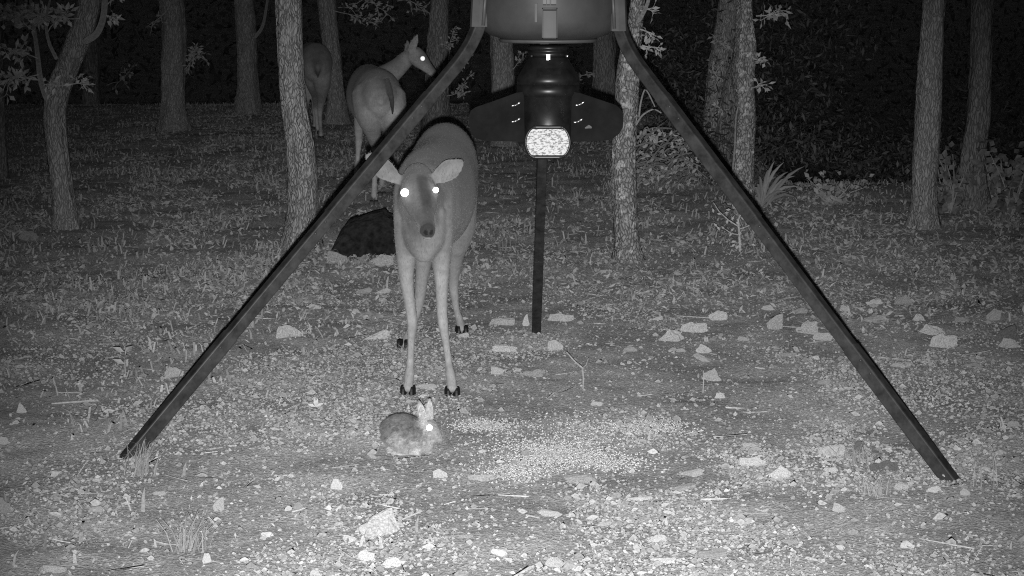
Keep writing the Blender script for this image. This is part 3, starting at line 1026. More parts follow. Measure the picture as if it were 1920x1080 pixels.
# ================================================================== animals: lofted muscles fused into one continuous skin
class Body:
    def __init__(s):
        s.g = Geo()
    def loft(s, keys, up, sub=4, seg=20, p=2.0):
        """keys: (xyz, half width, half height, tone at top, tone below)"""
        arr = np.array([[*k[0], k[1], k[2], k[3], k[4]] for k in keys], float)
        n = (len(arr) - 1) * sub + 1
        A = interp_path(arr, n) if len(arr) > 1 else arr
        A[:, 3:5] = np.maximum(A[:, 3:5], .002)
        T = np.gradient(A[:, :3], axis=0); T /= np.linalg.norm(T, axis=1)[:, None]
        # domed ends
        def dome(row, t, sg):
            out = []
            for q in (.55, .85, .985):
                r = row.copy(); k = min(row[3], row[4]) * .7
                r[:3] = r[:3] + sg * t * k * q
                r[3:5] *= math.sqrt(max(1 - q * q, .02))
                out.append(r)
            return out
        d0, d1 = dome(A[0], T[0], -1)[::-1], dome(A[-1], T[-1], 1)
        TT = np.concatenate([np.repeat(T[:1], 3, 0), T, np.repeat(T[-1:], 3, 0)])
        A = np.concatenate([np.array(d0), A, np.array(d1)])
        a = np.linspace(0, 2 * np.pi, seg, endpoint=False)
        ca, sa = np.cos(a), np.sin(a)
        e = 2.0 / p
        ca_, sa_ = np.sign(ca) * np.abs(ca) ** e, np.sign(sa) * np.abs(sa) ** e
        V, C = [], []
        upv = np.asarray(up, float)
        for row, t in zip(A, TT):
            S = np.cross(t, upv); S /= np.linalg.norm(S)
            U = np.cross(S, t)
            V.append(row[:3] + ca_[:, None] * row[3] * S + sa_[:, None] * row[4] * U)
            q = .5 + .5 * np.sin(a)
            C.append(row[6] + (row[5] - row[6]) * sstep(.1, .75, q))
        m = len(A)
        F = []
        for i in range(m - 1):
            for j in range(seg):
                k = (j + 1) % seg
                F.append([i * seg + j, i * seg + k, (i + 1) * seg + k, (i + 1) * seg + j])
        F.append(list(range(seg))[::-1]); F.append([(m - 1) * seg + j for j in range(seg)])
        s.g.add(np.concatenate(V), F, np.concatenate(C))
    def limb(s, keys, tone, sub=4):
        """keys: (xyz, radius[, depth factor])"""
        s.loft([(k[0], k[1], k[1] * (k[2] if len(k) > 2 else 1.0), tone, tone) if not isinstance(tone, list) else (k[0], k[1], k[1] * (k[2] if len(k) > 2 else 1.0), tone[i], tone[i]) for i, k in enumerate(keys)], (0.05, 1, 0), sub, 14)
    def ear(s, B, Tp, face, wmax, thick, tin, tout, cup=.5, sharp=.75):
        B, Tp, face = map(lambda v: np.asarray(v, float), (B, Tp, face))
        d = Tp - B; L = np.linalg.norm(d); d /= L
        sd = np.cross(d, face); sd /= np.linalg.norm(sd)
        nr = np.cross(sd, d)
        if np.dot(nr, face) < 0: nr = -nr
        nu, nt_ = 9, 13
        Vf, Vb = [], []
        for i in range(nt_):
            t = i / (nt_ - 1)
            w = wmax * (max(math.sin(math.pi * min(t, 1) ** sharp), 0) ** .8 * .86 + .30 * (1 - t)) + .002
            for j in range(nu):
                u = j / (nu - 1) * 2 - 1
                c = B + d * L * t + sd * w * u + nr * (w * cup * (u * u - .35)) - nr * (.0 * t)
                Vf.append(c + nr * thick * .5); Vb.append(c - nr * thick * .5)
        V = np.array(Vf + Vb); N = nu * nt_
        F = []
        q = lambda i, j: i * nu + j
        for i in range(nt_ - 1):
            for j in range(nu - 1):
                F.append([q(i, j), q(i, j + 1), q(i + 1, j + 1), q(i + 1, j)])
                F.append([N + q(i, j), N + q(i + 1, j), N + q(i + 1, j + 1), N + q(i, j + 1)])
            F.append([q(i, 0), q(i + 1, 0), N + q(i + 1, 0), N + q(i, 0)])
            F.append([q(i, nu - 1), N + q(i, nu - 1), N + q(i + 1, nu - 1), q(i + 1, nu - 1)])
        for j in range(nu - 1):
            F.append([q(0, j), N + q(0, j), N + q(0, j + 1), q(0, j + 1)])
            F.append([q(nt_ - 1, j), q(nt_ - 1, j + 1), N + q(nt_ - 1, j + 1), N + q(nt_ - 1, j)])
        C = []
        for i in range(nt_):
            for j in range(nu):
                u = abs(j / (nu - 1) * 2 - 1)
                C.append(tin * (1 - .25 * (1 - u) ** 2))
        s.g.add(V, F, np.concatenate([np.array(C), np.full(N, tout)]))
    def skin(s, name, mat, parent, voxel, smooth_it=5, repaint=None, blur=30):
        V = np.concatenate(s.g.v); C = np.concatenate(s.g.c)
        off = np.array(world_loc(parent))
        me = bpy.data.meshes.new('tmp')
        me.from_pydata((V - off).tolist(), [], s.g.f)
        tmp = bpy.data.objects.new('tmp', me); COL.objects.link(tmp)
        rm = tmp.modifiers.new('r', 'REMESH'); rm.mode = 'VOXEL'; rm.voxel_size = voxel; rm.use_smooth_shade = True
        sm = tmp.modifiers.new('s', 'SMOOTH'); sm.factor = .5; sm.iterations = smooth_it
        dg = bpy.context.evaluated_depsgraph_get()
        out = bpy.data.meshes.new_from_object(tmp.evaluated_get(dg))
        bpy.data.objects.remove(tmp); bpy.data.meshes.remove(me)
        out.name = name
        kd = kdtree.KDTree(len(V))
        for i, v in enumerate(V - off): kd.insert(v, i)
        kd.balance()
        n = len(out.vertices)
        co = np.zeros(n * 3, np.float32); out.vertices.foreach_get('co', co); co = co.reshape(-1, 3)
        tone = np.zeros(n)
        for i in range(n):
            hits = kd.find_n(co[i], 4)
            w = [1 / (h[2] + .002) for h in hits]
            tone[i] = sum(C[h[1]] * q for h, q in zip(hits, w)) / sum(w)
        ed = np.zeros(len(out.edges) * 2, np.int32); out.edges.foreach_get('vertices', ed); ed = ed.reshape(-1, 2)
        deg = np.bincount(ed.ravel(), minlength=n) + 1.0
        for _ in range(blur):
            acc = tone.copy()
            np.add.at(acc, ed[:, 0], tone[ed[:, 1]]); np.add.at(acc, ed[:, 1], tone[ed[:, 0]])
            tone = acc / deg
        wco = co + off
        if repaint is not None: tone = repaint(wco, tone)
        at = out.color_attributes.new('tone', 'FLOAT_COLOR', 'POINT')
        at.data.foreach_set('color', np.stack([tone, tone, tone, np.ones(n)], 1).astype(np.float32).ravel())
        out.materials.clear(); out.materials.append(mat)
        out.polygons.foreach_set('use_smooth', [True] * len(out.polygons))
        o = bpy.data.objects.new(name, out); COL.objects.link(o); o.parent = parent
        return o

def fur(skin, parent, n, L, wd, flow, seed, lift=.06, avoid=None):
    """short hairs lying along the coat"""
    rs = np.random.default_rng(seed)
    me = skin.data
    nv, nf = len(me.vertices), len(me.polygons)
    co = np.zeros(nv * 3, np.float32); me.vertices.foreach_get('co', co); co = co.reshape(-1, 3).astype(float)
    tn = np.zeros(nv * 4, np.float32); me.color_attributes['tone'].data.foreach_get('color', tn); tn = tn.reshape(-1, 4)[:, 0]
    nr = np.zeros(nf * 3, np.float32); me.polygons.foreach_get('normal', nr); nr = nr.reshape(-1, 3).astype(float)
    ce = np.zeros(nf * 3, np.float32); me.polygons.foreach_get('center', ce); ce = ce.reshape(-1, 3).astype(float)
    v0 = np.array([p.vertices[0] for p in me.polygons])
    off = np.array(world_loc(parent))
    i = rs.integers(0, nf, n)
    P = ce[i] + rs.normal(0, .002, (n, 3)); N = nr[i]; T = tn[v0[i]]
    keep = np.ones(n, bool)
    for (c, r) in (avoid or []): keep &= np.linalg.norm(P + off - np.asarray(c), axis=1) > r
    keep &= T > .06
    P, N, T = P[keep], N[keep], T[keep]; n = len(P)
    D = flow(P + off) + rs.normal(0, .20, (n, 3))
    D = D - N * np.sum(D * N, 1)[:, None]
    D /= np.linalg.norm(D, axis=1)[:, None] + 1e-9
    S = np.cross(N, D)
    l = (L * (.5 + .8 * rs.random(n)))[:, None]
    tip = P + D * l + N * l * (lift * (.4 + 1.0 * rs.random((n, 1))))
    V = np.stack([P - S * wd - N * .001, P + S * wd - N * .001, tip], 1).reshape(-1, 3)
    F = np.arange(n)[:, None] * 3 + np.array([[0, 1, 2]])
    t = T * (.58 + .42 * rs.random(n))
    o = fast_mesh('fur', V, F, np.repeat(t, 3), MAT['hair'])
    o.parent = parent
    o['kind'] = 'stuff'
    return o

def eye(p, r, parent, bulge=.10):
    """the shining eye: a shallow mirror-like dome turned to the lamp that it looks at"""
    p = np.asarray(p, float)
    n_ = np.array([0, 0, CAM_H - .03]) - p; n_ /= np.linalg.norm(n_)
    S = np.cross(n_, [0, 0, 1.0]); S /= np.linalg.norm(S); U = np.cross(S, n_)
    V, F = [p + n_ * r * bulge], []
    m = 16
    for q in (.5, 1.0):
        for k in range(m):
            a = 2 * math.pi * k / m
            V.append(p + r * q * (math.cos(a) * S + math.sin(a) * U) + n_ * r * bulge * (1 - q * q))
    for k in range(m):
        V.append(p + r * .8 * (math.cos(2 * math.pi * k / m) * S + math.sin(2 * math.pi * k / m) * U) - n_ * r * .8)
    for k in range(m):
        j = (k + 1) % m
        F += [[0, 1 + k, 1 + j], [1 + k, 1 + m + k, 1 + m + j, 1 + j], [1 + m + k, 1 + 2 * m + k, 1 + 2 * m + j, 1 + m + j]]
    F.append([1 + 2 * m + k for k in range(m)][::-1])
    g = Geo(); g.add(V, F, .9)
    return g.build('eye', MAT['eye'], parent, smooth=False)

def hoof(p, front, parent, s=1.0, w=.021, spread=.0, gap=.0030):
    """two pointed black toes"""
    p = np.asarray(p, float)
    f = np.asarray(front, float); f[2] = 0; f /= np.linalg.norm(f)
    sd = np.array([f[1], -f[0], 0])
    g = Geo()
    for q in (-1, 1):
        c = p + sd * q * (w * .55 + gap) * s
        V = []
        for (zz, back, frt, hw) in ((-.006, -.024, .026, .0135), (.006, -.023, .025, .0135), (.015, -.021, .021, .0132), (.023, -.018, .014, .0115)):
            for (aa, ss) in ((back, -.8), (back, .8), ((back + frt) * .5, 1.0), (frt, .25), (frt, -.25), ((back + frt) * .5, -1.0)):
                V.append(c + f * aa * s + sd * ss * hw * s + np.array([0, 0, zz * s]))
        F = []
        for i in range(3):
            for j in range(6):
                k = (j + 1) % 6
                F.append([i * 6 + j, i * 6 + k, (i + 1) * 6 + k, (i + 1) * 6 + j])
        F.append(list(range(6))[::-1]); F.append([18 + j for j in range(6)])
        g.add(V, F, .02)
    return g.build('hoof', MAT['hoof'], parent, smooth=False)

def Wz(px, Y, z):
    p = W(px, 540, Y); s = math.hypot(0, 0)
    return np.array([(px - 960) / FPX * (Y * math.cos(PITCH) + (CAM_H - z) * math.sin(PITCH)), Y, z])

def gnd(p):
    return float(gz(p[0], p[1]))

def rump_keys(pxa, pxb, Y, dep, za, zb_, w, h, ta, tb):
    out = []
    for t in (.01, .06, .16, .32, .55, 1.0):
        k = math.sqrt(1 - (1 - t) ** 2)
        q = t ** .5
        out.append((Wz(pxa + (pxb - pxa) * q, Y + dep * t, za + (zb_ - za) * q), w * k, h * k, ta, tb))
    return out

# ---------------------------------------------------------------- front deer, facing the lamp
d1o = Wz(806, 7.2, 0)
deer = empty('deer', (d1o[0], d1o[1], gnd(d1o)), 'front doe facing the camera with glowing eyes and spread pale ears', 'deer', 'deer at the feeder')
B = Body()
DT, DS, DB = .20, .30, .46        # coat: back, flank, belly and legs
B.loft([(Wz(836, 8.14, .77), .07, .09, 0.111, 0.200), (Wz(836, 8.02, .755), .118, .155, 0.111, 0.200), (Wz(834, 7.86, .735), .138, .185, 0.111, 0.200), (Wz(828, 7.62, .70), .145, .20, 0.111, 0.200),
        (Wz(820, 7.38, .68), .150, .212, 0.111, 0.200), (Wz(808, 7.16, .69), .140, .20, 0.111, 0.200), (Wz(799, 6.98, .69), .122, .185, 0.117, 0.200), (Wz(794, 6.87, .66), .084, .150, .13, .17), (Wz(793, 6.80, .64), .058, .100, .13, .17)], (0, 0, 1), 5, 28)
# brisket and breast muscles
B.loft([(Wz(780, 6.88, .64), .060, .10, .15, .19), (Wz(783, 6.83, .57), .048, .06, .16, .19), (Wz(792, 6.84, .510), .026, .035, .17, .22)], (0, 1, 0), 4, 16)
B.loft([(Wz(812, 6.88, .64), .060, .10, .15, .19), (Wz(808, 6.83, .57), .048, .06, .16, .19), (Wz(799, 6.84, .510), .026, .035, .17, .22)], (0, 1, 0), 4, 16)
# neck
B.loft([(Wz(803, 7.22, .67), .105, .160, 0.154, 0.195), (Wz(799, 7.06, .68), .104, .150, 0.129, 0.195), (Wz(791, 6.92, .70), .094, .128, 0.135, 0.195), (Wz(787, 6.80, .735), .076, .098, 0.142, 0.195), (Wz(783, 6.70, .79), .060, .078, 0.142, 0.195), (Wz(782, 6.64, .79), .052, .062, 0.142, 0.195)], (0, 0, 1), 4, 20)
# head
H0, H1 = W(781, 347, 6.64), W(803, 434, 6.385)
hx = H1 - H0; HL = np.linalg.norm(hx); hx /= HL
hup = np.array([0, -.3, 1.0]); hup -= hx * np.dot(hup, hx); hup /= np.linalg.norm(hup)
hside = np.cross(hx, hup)
def HP(t, side=0, up=0): return H0 + hx * HL * t + hside * side + hup * up
B.loft([(HP(-.10), .040, .046, 0.146, 0.183), (HP(.02, 0, .004), .056, .058, 0.146, 0.194), (HP(.18, 0, .002), .064, .064, 0.128, 0.194), (HP(.34, 0, -.002), .061, .061, 0.122, 0.183), (HP(.50, 0, -.006), .048, .052, 0.115, 0.171),
        (HP(.66, 0, -.009), .034, .041, 0.110, 0.194), (HP(.82, 0, -.010), .030, .034, 0.104, 0.240), (HP(.94, 0, -.010), .028, .030, 0.074, 0.286), (HP(1.0, 0, -.010), .022, .024, 0.030, 0.286)], hup, 4, 20)
for s_ in (-1, 1):     # brow ridges and cheeks
    B.loft([(HP(.20, s_ * .036, .034), .018, .014, 0.182, 0.171), (HP(.33, s_ * .046, .026), .017, .014, 0.243, 0.228), (HP(.44, s_ * .038, .012), .012, .012, 0.182, 0.171)], hup, 3, 10)
    B.loft([(HP(.25, s_ * .034, -.030), .020, .030, 0.182, 0.194), (HP(.45, s_ * .028, -.026), .016, .024, 0.182, 0.194), (HP(.62, s_ * .02, -.02), .012, .016, 0.182, 0.194)], hup, 3, 10)
B.loft([(HP(.62, 0, -.034), .018, .012, 0.250, 0.286), (HP(.80, 0, -.036), .018, .012, 0.322, 0.336), (HP(.95, 0, -.034), .016, .011, 0.358, 0.353)], hup, 3, 12)
# nose pad with nostrils' bulge
B.loft([(HP(.965, 0, .006), .021, .016, 0.015, 0.017), (HP(1.03, 0, .002), .017, .015, 0.015, 0.017)], hup, 3, 12)
# ears
eF = np.array([.0, -1, .12])
B.loft([(HP(.02, -.030, .02), .020, .020, 0.175, 0.206), (W(745, 337, 6.645), .018, .018, 0.175, 0.228)], (0, 0, 1), 3, 10)
B.loft([(HP(.02, .030, .02), .020, .020, 0.175, 0.206), (W(815, 333, 6.645), .018, .018, 0.175, 0.228)], (0, 0, 1), 3, 10)
B.ear(W(752, 342, 6.635), W(684, 288, 6.66), eF + np.array([-.2, 0, 0]), .036, .010, .20, .11, .55, 1.2)
B.ear(W(807, 341, 6.635), W(871, 300, 6.66), eF + np.array([.2, 0, 0]), .036, .010, .20, .11, .55, 1.2)
# legs
lt = [.15, .18, .21, .24, .26, .26, .26, .26, .26, .26, .26]
def fl(pts): return [(W(a, b, y), r) for a, b, y, r in pts]
B.limb(fl([(774, 350, 6.96, .068), (770, 415, 6.885, .064), (763, 470, 6.88, .043), (762, 520, 6.89, .0275), (771, 588, 6.88, .0205), (773, 608, 6.88, .0205), (771, 640, 6.88, .0150), (769, 685, 6.88, .0150), (767, 706, 6.87, .0205), (766, 719, 6.865, .0180), (765, 729, 6.855, .0210)]), lt)
B.limb(fl([(818, 355, 6.96, .070), (822, 415, 6.885, .063), (826, 470, 6.88, .043), (828, 520, 6.89, .0275), (829, 588, 6.88, .0205), (831, 608, 6.88, .0205), (836, 640, 6.88, .0150), (842, 685, 6.88, .0150), (845, 706, 6.87, .0205), (847, 719, 6.865, .0180), (848, 729, 6.855, .0210)]), lt)
lt2 = [.17, .20, .23, .25, .25, .25, .25, .25]
B.limb(fl([(852, 370, 7.92, .098), (861, 430, 7.95, .068), (855, 480, 8.0, .034), (850, 528, 8.07, .024), (851, 546, 8.08, .021), (856, 580, 8.08, .0150), (862, 602, 8.07, .0185), (865, 618, 8.05, .020)]), lt2)
B.limb(fl([(800, 390, 7.86, .098), (797, 445, 7.84, .066), (793, 500, 7.84, .033), (787, 556, 7.88, .024), (785, 572, 7.88, .021), (776, 606, 7.84, .0150), (764, 634, 7.80, .021), (758, 648, 7.77, .021)]), lt2)

def paint1(co, tone):
    # dark bridge of the nose, pale eye rings with painted halo glow, painted-on throat shadow; fur mottling
    d = co - H0
    t = d @ hx / HL; sd = d @ hside; u = d @ hup
    on = (t > -.1) & (t < 1.1) & (np.abs(sd) < .075) & (np.abs(u) < .09)
    top = sstep(.01, .04, u) * sstep(.032, .010, np.abs(sd + .012)) * sstep(.05, .2, t)
    tone = np.where(on, tone * (1 - .55 * top), tone)
    for s_ in (-1, 1):
        e = HP(.30, s_ * .050, .022)
        q = np.linalg.norm(co - e, axis=1)
        tone = tone + .17 * np.exp(-(q / .030) ** 2)
    lip = np.exp(-((t - .86) / .07) ** 2) * on * sstep(.010, -.010, u)
    tone = tone + .14 * lip
    thr_shade = np.exp(-((co[:, 0] - W(778, 440, 6.8)[0]) / .040) ** 2 - ((co[:, 2] - W(775, 440, 6.8)[2]) / .070) ** 2) * ~on
    tone = tone * (1 - .50 * thr_shade)
    chin = (t > .80) & (t < 1.06) & (u < -.022) & (np.abs(sd) < .05)
    tone = np.where(chin, np.maximum(tone, .38), tone)
    nosep = (t > .93) & (t < 1.2) & (u > -.016) & (np.abs(sd) < .03)
    tone = np.where(nosep, .042, tone)
    for s_ in (-1, 1):
        q = np.linalg.norm(co - HP(1.04, s_ * .0105, .004), axis=1)
        tone = np.where(q < .0095, .005, tone)
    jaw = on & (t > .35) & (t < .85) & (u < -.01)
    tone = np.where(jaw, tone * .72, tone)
    return np.clip(tone, .015, .7)
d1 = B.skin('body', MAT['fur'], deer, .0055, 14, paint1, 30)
def flow1(p):
    f = np.tile([0.0, .75, -.6], (len(p), 1))
    f[p[:, 2] < .46] = [0, .1, -1]
    f[(p[:, 1] < 6.72) & (p[:, 2] > .6)] = [0, .7, .7]
    return f
fur(d1, deer, 52000, .0085, .0008, flow1, 201, avoid=[(HP(1.0), .035)])
eye(HP(.30, -.056, .034) + np.array([0, -.024, 0]), .0102, deer)
eye(HP(.30, .052, .032) + np.array([0, -.022, 0]), .0142, deer)
for (px, py, Y, fr) in ((765, 741, 6.86, (-.05, -1, 0)), (848, 741, 6.86, (.05, -1, 0)), (866, 628, 8.05, (.1, -1, 0)), (757, 657, 7.76, (-.15, -1, 0))):
    p = W(px, py, Y); p[2] = gnd(p) + .006
    hoof(p, fr, deer, 1.05)

# ---------------------------------------------------------------- second deer, rump towards the lamp, head turned to the right
d2o = Wz(702, 13.4, 0)
deer2 = empty('deer', (d2o[0], d2o[1], gnd(d2o)), 'doe seen from behind, turning its head to the right in profile', 'deer', 'deer at the feeder')
B = Body()
B.loft([*rump_keys(715, 709, 12.76, .36, .70, .715, .166, .19, .27, .40), (Wz(702, 13.40, .70), .165, .205, .19, .40),
        (Wz(695, 13.70, .69), .175, .212, .19, .42), (Wz(691, 14.00, .70), .150, .20, .19, .42), (Wz(690, 14.25, .70), .115, .175, .20, .42), (Wz(692, 14.40, .71), .08, .12, .2, .4)], (0, 0, 1), 5, 26)
B.loft([(W(700, 160, 14.25), .10, .13, .20, .34), (W(722, 145, 14.32), .08, .095, .20, .34), (W(745, 127, 14.35), .066, .072, .21, .34), (W(764, 109, 14.34), .056, .060, .22, .34), (W(774, 102, 14.32), .05, .055, .22, .34)], (-.45, 0, 1), 4, 18)
h0, h1 = W(774, 99, 14.30), W(823, 139, 14.22)
ax = h1 - h0; al = np.linalg.norm(ax); ax /= al
au = np.array([.6, 0, .8]); au -= ax * np.dot(au, ax); au /= np.linalg.norm(au); asd = np.cross(ax, au)
def HQ(t, s=0, u=0): return h0 + ax * al * t + asd * s + au * u
B.loft([(HQ(-.10), .045, .05, .22, .34), (HQ(.06, 0, -.002), .055, .066, .22, .36), (HQ(.25, 0, -.006), .054, .066, .21, .36), (HQ(.42, 0, -.010), .046, .056, .20, .36), (HQ(.62, 0, -.016), .034, .042, .18, .38), (HQ(.82, 0, -.020), .029, .033, .15, .42), (HQ(.97, 0, -.022), .023, .026, .06, .45)], au, 4, 18)
B.ear(W(768, 100, 14.25), W(784, 63, 14.22), (.25, -1, 0), .030, .014, .34, .22, .5)
B.ear(W(765, 100, 14.38), W(764, 74, 14.42), (-.6, -1, .1), .026, .014, .24, .22, .5)
B.limb(fl([(691, 178, 12.99, .118), (692, 214, 12.92, .100), (698, 244, 12.97, .060), (703, 272, 13.10, .033), (704, 285, 13.10, .026), (703, 318, 13.02, .0195), (702, 352, 12.96, .022), (701, 368, 12.92, .023)]), [.26, .30, .34, .38, .40, .42, .42, .42])
B.limb(fl([(732, 182, 12.99, .108), (737, 214, 12.92, .090), (731, 240, 13.00, .052), (722, 262, 13.2, .030), (721, 275, 13.25, .025), (719, 305, 13.3, .0195), (717, 332, 13.35, .022), (716, 346, 13.38, .022)]), [.28, .32, .36, .38, .40, .42, .42, .42])
B.limb(fl([(682, 200, 14.15, .07), (673, 235, 14.2, .038), (673, 262, 14.25, .029), (671, 290, 14.25, .0195), (669, 315, 14.22, .022), (668, 329, 14.2, .022)]), [.34, .4, .44, .44, .44, .44])
B.limb(fl([(706, 205, 14.15, .07), (706, 240, 14.2, .038), (706, 270, 14.25, .029), (706, 295, 14.25, .0195), (706, 318, 14.22, .022), (706, 331, 14.2, .022)]), [.34, .4, .44, .44, .44, .44])
# tail held down
B.loft([(W(726, 150, 12.86), .018, .020, .12, .12), (W(731, 170, 12.785), .022, .020, .11, .11), (W(735, 192, 12.755), .019, .016, .08, .08), (W(736, 214, 12.765), .009, .010, .04, .04)], (0, 1, 0), 4, 12)
def paint2(co, tone):
    rump = np.exp(-(((co[:, 0] - W(738, 215, 12.8)[0]) / .085) ** 2 + ((co[:, 2] - W(738, 215, 12.8)[2]) / .12) ** 2)) * sstep(13.3, 12.9, co[:, 1])
    tone = tone + .07 * rump * (tone > .14)
    d = co - h0; t = d @ ax / al
    tone = np.where((t > .93) & (np.linalg.norm(d, axis=1) < .3) & (co[:, 0] > h0[0]), .05, tone)
    return np.clip(tone, .02, .7)
d2 = B.skin('body', MAT['fur'], deer2, .008, 16, paint2, 36)
def flow2(p):
    f = np.tile([0.0, -.6, -.7], (len(p), 1))
    f[p[:, 2] < .42] = [0, -.1, -1]
    f[(p[:, 0] > W(745, 120, 14.3)[0]) & (p[:, 1] > 13.9)] = [-.7, 0, .3]
    return f
fur(d2, deer2, 26000, .015, .0015, flow2, 202)
e2 = HQ(.34, 0, .018); e2 = e2 + np.array([0, -.070, 0])
eye(e2, .017, deer2)
for (px, py, Y, fr) in ((701, 377, 12.92, (-.1, 1, 0)), (716, 356, 13.38, (-.1, 1, 0)), (667, 336, 14.2, (-.2, 1, 0)), (706, 338, 14.2, (-.2, 1, 0))):
    p = W(px, py, Y); p[2] = gnd(p) + .006
    hoof(p, fr, deer2, 1.05)

# ---------------------------------------------------------------- third deer, farthest, half behind the pale trunk
d3o = Wz(594, 18.6, 0)
deer3 = empty('deer', (d3o[0], d3o[1], gnd(d3o)), 'farthest doe, rump only, half hidden behind the pale furrowed trunk', 'deer', 'deer at the feeder')
B = Body()
B.loft([*rump_keys(597, 593, 18.16, .32, .69, .715, .158, .198, .24, .38), (Wz(588, 18.80, .70), .16, .20, .19, .36), (Wz(585, 19.10, .69), .165, .205, .19, .38),
        (Wz(582, 19.40, .70), .14, .19, .19, .38), (Wz(580, 19.62, .70), .10, .16, .2, .38)], (0, 0, 1), 5, 24)
B.loft([(Wz(580, 19.6, .72), .09, .11, .2, .34), (Wz(576, 19.85, .62), .07, .08, .2, .34), (Wz(573, 20.05, .48), .055, .06, .2, .34), (Wz(571, 20.18, .40), .05, .055, .2, .34)], (0, 1, .3), 4, 16)
B.loft([(Wz(571, 20.16, .40), .055, .06, .2, .34), (Wz(570, 20.25, .32), .052, .058, .2, .34), (Wz(570, 20.30, .22), .032, .038, .18, .36), (Wz(570, 20.33, .13), .024, .026, .08, .4)], (0, 1, .2), 4, 16)
B.ear(Wz(574, 20.14, .44), Wz(580, 20.1, .55), (.3, -1, 0), .03, .014, .3, .2)
B.ear(Wz(568, 20.14, .44), Wz(562, 20.1, .55), (-.3, -1, 0), .03, .014, .3, .2)
B.limb(fl([(602, 128, 18.36, .100), (604, 158, 18.34, .082), (603, 185, 18.45, .044), (600, 205, 18.52, .030), (600, 216, 18.52, .025), (601, 238, 18.42, .0195), (602, 250, 18.34, .022), (602, 254, 18.32, .022)]), [.24, .26, .3, .36, .38, .4, .4, .4])
B.limb(fl([(585, 128, 18.40, .105), (588, 156, 18.45, .078), (591, 178, 18.7, .042), (592, 196, 18.9, .030), (592, 205, 18.95, .025), (594, 224, 18.95, .0195), (595, 238, 18.95, .022), (596, 243, 18.95, .022)]), [.24, .26, .3, .36, .38, .4, .4, .4])
B.limb(fl([(590, 160, 19.5, .06), (590, 190, 19.5, .034), (590, 210, 19.55, .027), (590, 225, 19.55, .0195), (590, 236, 19.5, .022)]), .4)
B.limb(fl([(574, 160, 19.5, .06), (574, 190, 19.5, .034), (574, 210, 19.55, .027), (574, 225, 19.55, .0195), (574, 236, 19.5, .022)]), .4)
B.loft([(W(595, 100, 18.27), .02, .02, .13, .13), (W(595, 115, 18.19), .028, .02, .08, .08), (W(596, 130, 18.16), .024, .018, .06, .06), (W(596, 145, 18.18), .011, .011, .05, .05)], (0, 1, 0), 4, 12)
d3 = B.skin('body', MAT['fur'], deer3, .010, 12, None, 24)
fur(d3, deer3, 14000, .018, .0020, flow2, 203)
for (px, py, Y, fr) in ((602, 257, 18.3, (0, 1, 0)), (596, 246, 18.95, (0, 1, 0)), (590, 239, 19.5, (0, 1, 0)), (574, 239, 19.5, (0, 1, 0))):
    p = W(px, py, Y); p[2] = gnd(p) + .006
    hoof(p, fr, deer3, 1.05)

# ---------------------------------------------------------------- rabbit, crouched in profile facing right
RY = 5.98
rb = G0(772, 860)
rabbit = empty('rabbit', (rb[0], RY, gnd(rb)), 'small cottontail rabbit crouched in front of the deer, ears up', 'rabbit')
B = Body()
def RP(px, py, dy=0): return W(px, py, RY + dy)
B.loft([(RP(727, 822), .022, .026, 0.115, 0.180), (RP(733, 816), .044, .050, 0.108, 0.192), (RP(746, 812), .054, .062, 0.108, 0.192), (RP(762, 813), .055, .062, 0.115, 0.204), (RP(778, 820), .049, .053, 0.144, 0.228), (RP(792, 828), .040, .042, 0.187, 0.252), (RP(803, 834), .028, .030, 0.245, 0.276)], (0, 0, 1), 4, 22)
# haunch towards the lamp
B.loft([(RP(738, 822, -.03), .026, .036, 0.187, 0.204), (RP(748, 832, -.036), .026, .036, 0.216, 0.228), (RP(760, 845, -.034), .018, .020, 0.245, 0.252)], (0, 1, 0), 4, 14)
# neck and head
B.loft([(RP(786, 818), .036, .042, 0.173, 0.240), (RP(797, 812), .032, .036, 0.202, 0.240), (RP(804, 808), .028, .032, 0.216, 0.240)], (0, 0, 1), 3, 16)
B.loft([(RP(797, 801), .024, .024, 0.216, 0.240), (RP(804, 804), .029, .031, 0.230, 0.252), (RP(812, 811), .025, .026, 0.230, 0.264), (RP(820, 819), .018, .018, 0.245, 0.276), (RP(825, 824), .011, .012, 0.259, 0.276)], (.6, 0, .8), 4, 18)
B.ear(RP(797, 797, -.014), RP(786, 751, -.016), (.1, -1, 0), .0115, .006, .36, .22, .35, .85)
B.ear(RP(805, 796, .010), RP(806, 746, .012), (.15, -1, 0), .0120, .006, .36, .22, .35, .85)
# hind foot, forefeet, tail
B.limb([(RP(740, 851, -.034), .014), (RP(752, 856, -.038), .013), (RP(768, 858, -.038), .010)], .42)
B.limb([(RP(771, 836, -.022), .020), (RP(779, 848, -.026), .014), (RP(784, 857, -.040), .012), (RP(790, 863, -.046), .011)], [.24, .34, .46, .50])
B.limb([(RP(796, 838, .01), .020), (RP(804, 850, .008), .013), (RP(809, 858, -.010), .011), (RP(814, 863, -.016), .010)], [.26, .34, .46, .50])
B.loft([(RP(733, 842, -.01), .014, .014, 0.432, 0.360), (RP(740, 845, -.02), .013, .013, 0.475, 0.396)], (0, 0, 1), 3, 10)
def paintr(co, tone):
    m = fbm(co[:, 0] * 110, co[:, 2] * 110, 3, 5) - .5
    return np.clip(1.12 * tone * (1 + np.where(tone < .22, 1.5, .4) * m), .05, .38)
r1 = B.skin('body', MAT['rabbit_fur'], rabbit, .0034, 5, paintr, 10)
def flowr(p):
    return np.tile([-1.0, 0, -.35], (len(p), 1))
fur(r1, rabbit, 15000, .009, .0007, flowr, 204, lift=.25)
eye(RP(805, 802, -.037), .0098, rabbit)

